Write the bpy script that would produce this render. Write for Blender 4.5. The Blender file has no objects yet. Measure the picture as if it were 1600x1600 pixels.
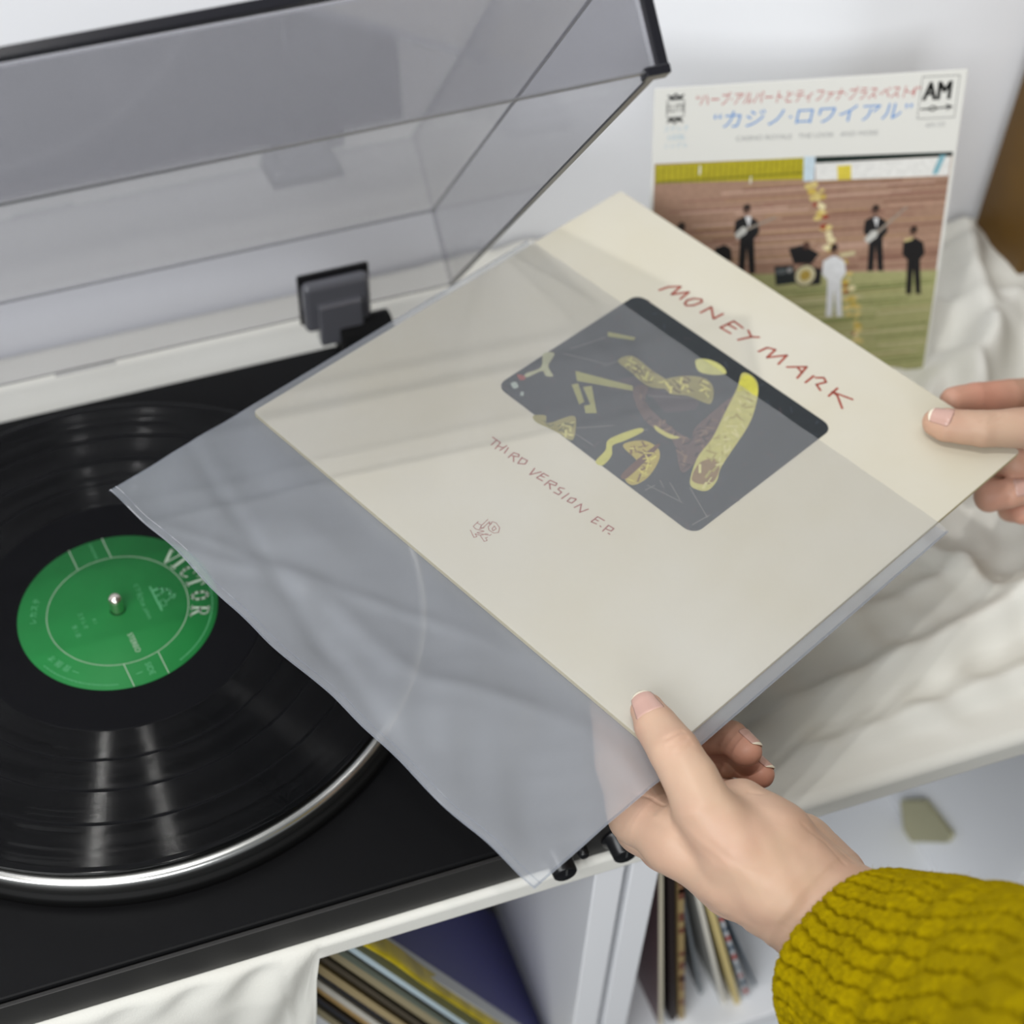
import bpy, bmesh, math, random, json
import numpy as np
from mathutils import Vector, Matrix, Euler
sc = bpy.context.scene
COL = sc.collection
random.seed(7)
RNG = np.random.default_rng(7)
# ---------------------------------------------------------------- camera, world, lights, exposure
cam_data = bpy.data.cameras.new('camera'); cam = bpy.data.objects.new('camera', cam_data); COL.objects.link(cam)
cam.location = (0.0031, -0.5103, 0.5828)
cam.rotation_euler = (math.radians(37.5345), math.radians(0.8871), math.radians(-18.2753))
cam_data.sensor_width = 36.0; cam_data.lens = 2368.1 / 1600 * 36
cam_data.shift_x = (800 - 664.77) / 1600; cam_data.shift_y = (1037.6 - 800) / 1600
cam_data.clip_start = 0.02; cam_data.clip_end = 20
cam_data.dof.use_dof = True; cam_data.dof.focus_distance = 0.64; cam_data.dof.aperture_fstop = 6.0
sc.camera = cam
world = bpy.data.worlds.new('world'); sc.world = world; world.use_nodes = True
world.node_tree.nodes['Background'].inputs[0].default_value = (0.93, 0.97, 1.0, 1)
world.node_tree.nodes['Background'].inputs[1].default_value = 0.20
def light(name, kind, loc, target, power, size, color=(1, 1, 1), size_y=None):
    d = bpy.data.lights.new(name, kind); o = bpy.data.objects.new(name, d); COL.objects.link(o)
    o.location = loc; o.rotation_euler = (Vector(target) - Vector(loc)).to_track_quat('-Z', 'Y').to_euler()
    d.energy = power; d.color = color
    if kind == 'AREA':
        d.size = size
        if size_y: d.shape = 'RECTANGLE'; d.size_y = size_y
        else: d.shape = 'DISK'
    return o
light('ceiling_lamp', 'AREA', (-0.50, -0.30, 2.0), (-0.08, 0.05, 0), 8.5, 0.038, (1, 0.98, 0.95))
light('ceiling_lamp', 'AREA', (-0.062, -0.42, 2.0), (0, -0.05, 0), 5.0, 0.045, (1, 0.98, 0.95))
light('key_fill_light', 'AREA', (-0.95, -1.05, 1.15), (0.0, 0.08, 0.02), 18, 0.95, (0.96, 0.98, 1.0), 0.8)
light('key_fill_light', 'AREA', (-0.35, -2.0, 0.75), (0.15, -0.1, -0.1), 14, 0.9, (0.96, 0.98, 1.0), 0.7)  # front fill added to brighten the shelf fronts, no actual window there
light('ceiling_panel', 'AREA', (0.80, -0.10, 1.45), (0.35, -0.05, 0), 1.0, 0.15, (1, 0.99, 0.97))
sc.view_settings.view_transform = 'Standard'; sc.view_settings.look = 'None'
sc.view_settings.exposure = 0.12; sc.view_settings.gamma = 1.0; sc.view_settings.use_curve_mapping = False

# ---------------------------------------------------------------- materials
MATS = {}
def mat(name, col=(0.8, 0.8, 0.8), rough=0.5, metal=0.0, spec=0.5, noise=None, bump=None, **kw):
    """principled material; noise=(scale, amount, colour2); bump=(scale, strength, distance)"""
    m = bpy.data.materials.new(name); m.use_nodes = True; MATS[name] = m
    nt = m.node_tree; b = nt.nodes['Principled BSDF']
    b.inputs['Base Color'].default_value = (*col, 1); b.inputs['Roughness'].default_value = rough
    b.inputs['Metallic'].default_value = metal; b.inputs['Specular IOR Level'].default_value = spec
    for k, v in kw.items(): b.inputs[k].default_value = v
    tc = nt.nodes.new('ShaderNodeTexCoord')
    if noise:
        n = nt.nodes.new('ShaderNodeTexNoise'); n.inputs['Scale'].default_value = noise[0]; n.inputs['Detail'].default_value = 5
        r = nt.nodes.new('ShaderNodeValToRGB'); r.color_ramp.elements[0].position = 0.35; r.color_ramp.elements[1].position = 0.7
        x = nt.nodes.new('ShaderNodeMix'); x.data_type = 'RGBA'
        x.inputs[6].default_value = (*col, 1); x.inputs[7].default_value = (*noise[2], 1)
        mul = nt.nodes.new('ShaderNodeMath'); mul.operation = 'MULTIPLY'; mul.inputs[1].default_value = noise[1]
        nt.links.new(tc.outputs['Object'], n.inputs['Vector']); nt.links.new(n.outputs[0], r.inputs[0])
        nt.links.new(r.outputs[0], mul.inputs[0]); nt.links.new(mul.outputs[0], x.inputs[0]); nt.links.new(x.outputs[2], b.inputs['Base Color'])
    if bump:
        n = nt.nodes.new('ShaderNodeTexNoise'); n.inputs['Scale'].default_value = bump[0]; n.inputs['Detail'].default_value = 4
        bp = nt.nodes.new('ShaderNodeBump'); bp.inputs['Strength'].default_value = bump[1]; bp.inputs['Distance'].default_value = bump[2]
        nt.links.new(tc.outputs['Object'], n.inputs['Vector']); nt.links.new(n.outputs[0], bp.inputs['Height']); nt.links.new(bp.outputs[0], b.inputs['Normal'])
    return m
def srgb(r, g, b):
    return tuple(((c / 255 + 0.055) / 1.055) ** 2.4 if c > 10 else c / 255 / 12.92 for c in (r, g, b))

M_wall = mat('wall_paint', (0.84, 0.85, 0.875), 0.7, noise=(3, 0.3, (0.80, 0.81, 0.84)), bump=(60, 0.05, 0.001))
M_floor = mat('floor_dark', (0.05, 0.055, 0.06), 0.6, noise=(20, 0.5, (0.03, 0.03, 0.035)))
M_laminate = mat('white_laminate', (0.86, 0.87, 0.89), 0.4, bump=(200, 0.03, 0.0005))
M_plinth = mat('black_vinyl', (0.0045, 0.0045, 0.005), 0.42, spec=0.12, bump=(900, 0.15, 0.0002))
M_plinthf = mat('charcoal_front', (0.022, 0.021, 0.020), 0.38, spec=0.35, bump=(600, 0.1, 0.0002))
M_black = mat('black_plastic', (0.006, 0.006, 0.007), 0.28, spec=0.4)
M_blackm = mat('black_matte', (0.004, 0.004, 0.004), 0.6, spec=0.15)
M_metal = mat('brushed_aluminium', (0.60, 0.60, 0.58), 0.26, 1.0)
M_chrome = mat('spindle_steel', (0.80, 0.74, 0.65), 0.16, 1.0)
M_smoke = mat('smoked_hinge_plastic', (0.12, 0.12, 0.135), 0.12, spec=0.7)
M_label = mat('green_label_paper', srgb(30, 116, 56), 0.55, spec=0.2, noise=(60, 0.35, srgb(26, 102, 48)))
M_labelink = mat('label_silver_ink', srgb(165, 180, 160), 0.5)
M_labelfaint = mat('label_faint_ink', srgb(80, 155, 105), 0.5)
M_card = mat('aged_cream_card', srgb(211, 207, 194), 0.62, spec=0.3, noise=(9, 0.6, srgb(202, 194, 168)), bump=(350, 0.12, 0.0003))
M_cardedge = mat('worn_card_edge', srgb(200, 188, 150), 0.8)
M_ink = mat('red_brown_ink', srgb(150, 48, 34), 0.7, noise=(900, 0.6, srgb(185, 105, 85)))
M_ink2 = mat('thin_red_ink', srgb(150, 60, 48), 0.7)
M_whitecard = mat('white_gloss_card', srgb(226, 226, 220), 0.35)
M_skin = mat('skin', srgb(196, 165, 141), 0.47, spec=0.34, noise=(38, 0.6, srgb(188, 148, 128)), bump=(700, 0.14, 0.0004))
M_skin.node_tree.nodes['Principled BSDF'].inputs['Subsurface Weight'].default_value = 0.12
M_skin.node_tree.nodes['Principled BSDF'].inputs['Subsurface Radius'].default_value = (0.006, 0.0025, 0.0015)
M_skin.node_tree.nodes['Principled BSDF'].inputs['Subsurface Scale'].default_value = 0.6
M_nail = mat('nail', srgb(198, 160, 147), 0.25, spec=0.5)
M_nailtip = mat('nail_edge', srgb(236, 226, 205), 0.3, spec=0.5)
M_wool = mat('mustard_wool', srgb(160, 139, 2), 0.95, spec=0.05, noise=(260, 0.6, srgb(124, 105, 2)), bump=(1500, 0.6, 0.0008))
M_cloth = mat('white_cotton', srgb(226, 225, 218), 0.75, spec=0.25, noise=(7, 0.5, srgb(214, 212, 202)), bump=(1300, 0.35, 0.0006))
M_wood = mat('amber_wood', srgb(98, 68, 6), 0.5, noise=(14, 0.8, srgb(70, 46, 4)))
# skin: use vertex colour for the redder fingertips
nt = M_skin.node_tree; pb = nt.nodes['Principled BSDF']; src = pb.inputs['Base Color'].links[0].from_socket
at = nt.nodes.new('ShaderNodeAttribute'); at.attribute_name = 'blush'
mx = nt.nodes.new('ShaderNodeMix'); mx.data_type = 'RGBA'; mx.inputs[7].default_value = (*srgb(206, 138, 118), 1)
nt.links.new(at.outputs['Fac'], mx.inputs[0]); nt.links.new(src, mx.inputs[6]); nt.links.new(mx.outputs[2], pb.inputs['Base Color'])
# printed pictures: colour per face
M_print = mat('picture_print', (0.5, 0.5, 0.5), 0.45, spec=0.35)
nt = M_print.node_tree; at = nt.nodes.new('ShaderNodeAttribute'); at.attribute_name = 'ink'
tcn = nt.nodes.new('ShaderNodeTexCoord'); nn = nt.nodes.new('ShaderNodeTexNoise'); nn.inputs['Scale'].default_value = 350
hs = nt.nodes.new('ShaderNodeMapRange'); hs.inputs[3].default_value = 0.82; hs.inputs[4].default_value = 1.18
mm = nt.nodes.new('ShaderNodeMix'); mm.data_type = 'RGBA'; mm.blend_type = 'MULTIPLY'; mm.inputs[0].default_value = 1
nt.links.new(tcn.outputs['Object'], nn.inputs['Vector']); nt.links.new(nn.outputs[0], hs.inputs[0]); nt.links.new(at.outputs['Color'], mm.inputs[6]); nt.links.new(hs.outputs[0], mm.inputs[7])
nt.links.new(mm.outputs[2], nt.nodes['Principled BSDF'].inputs['Base Color'])
# clear sheets: real absorbing / milky sheets built from transparent + diffuse + gloss
def sheet_mat(name, tint, milk, milkcol, gloss_rough, gloss=1.0, bump=None, ior=1.45):
    m = bpy.data.materials.new(name); m.use_nodes = True; MATS[name] = m; nt = m.node_tree; nt.nodes.clear()
    out = nt.nodes.new('ShaderNodeOutputMaterial'); tr = nt.nodes.new('ShaderNodeBsdfTransparent'); tr.inputs[0].default_value = (*tint, 1)
    df = nt.nodes.new('ShaderNodeBsdfDiffuse'); df.inputs[0].default_value = (*milkcol, 1)
    tl = nt.nodes.new('ShaderNodeBsdfTranslucent'); tl.inputs[0].default_value = (*milkcol, 1)
    dm = nt.nodes.new('ShaderNodeMixShader'); dm.inputs[0].default_value = 0.3
    m1 = nt.nodes.new('ShaderNodeMixShader'); m1.inputs[0].default_value = milk
    gl = nt.nodes.new('ShaderNodeBsdfGlossy'); gl.inputs['Roughness'].default_value = gloss_rough
    fr = nt.nodes.new('ShaderNodeFresnel'); fr.inputs[0].default_value = ior
    gm = nt.nodes.new('ShaderNodeMath'); gm.operation = 'MULTIPLY'; gm.inputs[1].default_value = gloss
    m2 = nt.nodes.new('ShaderNodeMixShader'); L = nt.links.new
    L(df.outputs[0], dm.inputs[1]); L(tl.outputs[0], dm.inputs[2]); L(tr.outputs[0], m1.inputs[1]); L(dm.outputs[0], m1.inputs[2])
    L(fr.outputs[0], gm.inputs[0]); L(gm.outputs[0], m2.inputs[0]); L(m1.outputs[0], m2.inputs[1]); L(gl.outputs[0], m2.inputs[2]); L(m2.outputs[0], out.inputs[0])
    if bump:
        tc = nt.nodes.new('ShaderNodeTexCoord'); n = nt.nodes.new('ShaderNodeTexNoise'); n.inputs['Scale'].default_value = bump[0]
        bp = nt.nodes.new('ShaderNodeBump'); bp.inputs['Strength'].default_value = bump[1]; bp.inputs['Distance'].default_value = bump[2]
        L(tc.outputs['Object'], n.inputs['Vector']); L(n.outputs[0], bp.inputs['Height'])
        for q in (df, gl, tl): L(bp.outputs[0], q.inputs['Normal'])
    return m
M_acrylic = sheet_mat('smoked_acrylic', (0.83, 0.83, 0.845), 0.045, (0.62, 0.61, 0.64), 0.06, 0.35)
M_acredge = mat('acrylic_edge_dark', (0.010, 0.010, 0.014), 0.2, spec=0.5)
M_acrrim = mat('acrylic_rim_grey', (0.16, 0.16, 0.17), 0.25, spec=0.6)
M_film = sheet_mat('clear_film', (1.0, 1.0, 1.0), 0.19, (0.88, 0.90, 0.94), 0.32, 0.6)
M_filmback = sheet_mat('milky_film', (0.97, 0.975, 0.98), 0.38, (0.60, 0.645, 0.72), 0.35, 0.5)
M_seam = sheet_mat('film_seam', (0.80, 0.82, 0.85), 0.25, (0.50, 0.53, 0.60), 0.3, 0.6)

# vinyl: concentric grooves give radial streaks of light
def vinyl_mat():
    m = mat('black_vinyl_grooves', (0.0008, 0.0008, 0.0010), 0.25, spec=0.2)
    nt = m.node_tree; L = nt.links.new; b = nt.nodes['Principled BSDF']
    tc = nt.nodes.new('ShaderNodeTexCoord'); sx = nt.nodes.new('ShaderNodeSeparateXYZ'); L(tc.outputs['Object'], sx.inputs[0])
    cx = nt.nodes.new('ShaderNodeCombineXYZ'); L(sx.outputs[0], cx.inputs[0]); L(sx.outputs[1], cx.inputs[1])
    ln = nt.nodes.new('ShaderNodeVectorMath'); ln.operation = 'LENGTH'; L(cx.outputs[0], ln.inputs[0])
    n1 = nt.nodes.new('ShaderNodeTexNoise'); n1.noise_dimensions = '1D'; n1.inputs['Scale'].default_value = 1500; n1.inputs['Detail'].default_value = 4; n1.inputs['Roughness'].default_value = 0.7
    L(ln.outputs['Value'], n1.inputs['W'])
    n2 = nt.nodes.new('ShaderNodeTexNoise'); n2.inputs['Scale'].default_value = 500; n2.inputs['Detail'].default_value = 3; L(tc.outputs['Object'], n2.inputs['Vector'])
    ad = nt.nodes.new('ShaderNodeMath'); ad.operation = 'MULTIPLY_ADD'; ad.inputs[1].default_value = 0.004; L(n2.outputs[0], ad.inputs[0]); L(n1.outputs[0], ad.inputs[2])
    bp = nt.nodes.new('ShaderNodeBump'); bp.inputs['Strength'].default_value = 1.0; bp.inputs['Distance'].default_value = 0.000004
    L(ad.outputs[0], bp.inputs['Height']); L(bp.outputs[0], b.inputs['Normal'])
    tg = nt.nodes.new('ShaderNodeTangent'); tg.direction_type = 'RADIAL'; tg.axis = 'Z'; L(tg.outputs[0], b.inputs['Tangent'])
    b.inputs['Anisotropic'].default_value = 0.6; b.inputs['Anisotropic Rotation'].default_value = 0.25
    b.inputs['Roughness'].default_value = 0.30
    # gaps between tracks are shinier
    n3 = nt.nodes.new('ShaderNodeTexNoise'); n3.noise_dimensions = '1D'; n3.inputs['Scale'].default_value = 260; L(ln.outputs['Value'], n3.inputs['W'])
    mr = nt.nodes.new('ShaderNodeMapRange'); mr.inputs[1].default_value = 0.3; mr.inputs[2].default_value = 0.7; mr.inputs[3].default_value = 0.11; mr.inputs[4].default_value = 0.16
    L(n3.outputs[0], mr.inputs[0]); L(mr.outputs[0], b.inputs['Roughness'])
    return m
M_vinyl = vinyl_mat()
M_deadwax = mat('dead_wax', (0.003, 0.003, 0.004), 0.5, spec=0.1)

# ---------------------------------------------------------------- helpers
def link_mesh(name, verts, faces, mats, parent=None, smooth=False, loc=None, midx=None, bevel=0.0, bseg=2):
    """verts in world coordinates; the object's origin goes to loc (or its parent's origin, or its own base)"""
    verts = [Vector(v) for v in verts]
    if loc is None:
        if parent is not None: loc = wloc(parent)
        else:
            xs = [v.x for v in verts]; ys = [v.y for v in verts]; zs = [v.z for v in verts]
            loc = Vector(((min(xs) + max(xs)) / 2, (min(ys) + max(ys)) / 2, min(zs)))
    loc = Vector(loc)
    me = bpy.data.meshes.new(name); me.from_pydata([tuple(v - loc) for v in verts], [], faces)
    if not isinstance(mats, (list, tuple)): mats = [mats]
    for m in mats: me.materials.append(m)
    if midx is not None: me.polygons.foreach_set('material_index', midx)
    if smooth: me.polygons.foreach_set('use_smooth', [True] * len(me.polygons))
    me.update()
    o = bpy.data.objects.new(name, me); COL.objects.link(o)
    if parent is not None: o.parent = parent; o.location = loc - wloc(parent)
    else: o.location = loc
    if bevel:
        b = o.modifiers.new('bevel', 'BEVEL'); b.width = bevel; b.segments = bseg; b.limit_method = 'ANGLE'
    return o
def wloc(o):
    v = Vector(o.location)
    while o.parent is not None: o = o.parent; v = v + Vector(o.location)
    return v
def tag(o, label=None, cat=None, group=None, kind=None):
    if label: o['label'] = label
    if cat: o['category'] = cat
    if group: o['group'] = group
    if kind: o['kind'] = kind
    return o
def thing(name, loc, label, cat, group=None):
    o = bpy.data.objects.new(name, None); COL.objects.link(o); o.location = loc; o.empty_display_size = 0.02
    return tag(o, label, cat, group)
BOXF = [(0, 3, 2, 1), (4, 5, 6, 7), (0, 1, 5, 4), (1, 2, 6, 5), (2, 3, 7, 6), (3, 0, 4, 7)]
def boxv(x0, x1, y0, y1, z0, z1, f=lambda p: p):
    return [f(Vector(p)) for p in ((x0, y0, z0), (x1, y0, z0), (x1, y1, z0), (x0, y1, z0), (x0, y0, z1), (x1, y0, z1), (x1, y1, z1), (x0, y1, z1))]
def box(name, x0, x1, y0, y1, z0, z1, m, parent=None, f=lambda p: p, bevel=0.0008, **kw):
    return link_mesh(name, boxv(x0, x1, y0, y1, z0, z1, f), BOXF, m, parent, bevel=bevel, **kw)
def lathe(name, prof, m, parent=None, centre=(0, 0, 0), n=96, midx=None, smooth=True, closed=False, f=None):
    V = []; Fs = []; MI = []
    k = len(prof); c = Vector(centre)
    for i in range(n):
        a = 2 * math.pi * i / n
        for r, z in prof:
            p = Vector((r * math.cos(a), r * math.sin(a), z)); V.append((f(p) if f else p + c))
    for i in range(n):
        j = (i + 1) % n
        for q in range(k if closed else k - 1):
            q2 = (q + 1) % k
            Fs.append((i * k + q, j * k + q, j * k + q2, i * k + q2)); MI.append(midx[q] if midx else 0)
    return link_mesh(name, V, Fs, m, parent, smooth=smooth, midx=MI)
def grid(nu, nv, fn):
    V = [fn(i / (nu - 1), j / (nv - 1)) for j in range(nv) for i in range(nu)]
    F = [(j * nu + i, j * nu + i + 1, (j + 1) * nu + i + 1, (j + 1) * nu + i) for j in range(nv - 1) for i in range(nu - 1)]
    return V, F
def shade_auto(o, ang=35):
    o.data.polygons.foreach_set('use_smooth', [True] * len(o.data.polygons))
    m = o.modifiers.new('wn', 'WEIGHTED_NORMAL'); m.keep_sharp = True
def ribbon(poly, w, z=0.0):
    """flat pen stroke: list of 2D points -> quads with rounded joints"""
    V = []; F = []
    P = [Vector(p) for p in poly]
    for i in range(len(P) - 1):
        a, b = P[i], P[i + 1]; d = b - a
        if d.length < 1e-9: continue
        d.normalize(); n = Vector((-d.y, d.x)) * w / 2; k = len(V)
        for s in range(5):
            t = math.pi * s / 4; q = a + (-d * math.sin(t) * w / 2) + n * math.cos(t) ; V.append((q.x, q.y, z))
        for s in range(5):
            t = math.pi * s / 4; q = b + (d * math.sin(t) * w / 2) - n * math.cos(t); V.append((q.x, q.y, z))
        F.append(tuple(range(k, k + 10)))
    return V, F
def merge(parts):
    V = []; F = []
    for v, f in parts:
        k = len(V); V += list(v); F += [tuple(i + k for i in q) for q in f]
    return V, F
def text_geo(body, size, align='CENTER', shear=0.0):
    cu = bpy.data.curves.new('t', 'FONT'); cu.body = body; cu.size = size; cu.align_x = align; cu.shear = shear; cu.resolution_u = 3
    ob = bpy.data.objects.new('t', cu); COL.objects.link(ob)
    dg = bpy.context.evaluated_depsgraph_get(); me = bpy.data.meshes.new_from_object(ob.evaluated_get(dg))
    V = [tuple(v.co) for v in me.vertices]; F = [tuple(p.vertices) for p in me.polygons]
    bpy.data.objects.remove(ob); bpy.data.curves.remove(cu); bpy.data.meshes.remove(me)
    return V, F
def xf2(geo, ang=0.0, tx=0.0, ty=0.0, sx=1.0, sy=1.0):
    V, F = geo; c, s = math.cos(ang), math.sin(ang)
    return [(tx + c * x * sx - s * y * sy, ty + s * x * sx + c * y * sy, z) for x, y, z in V], F

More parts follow.
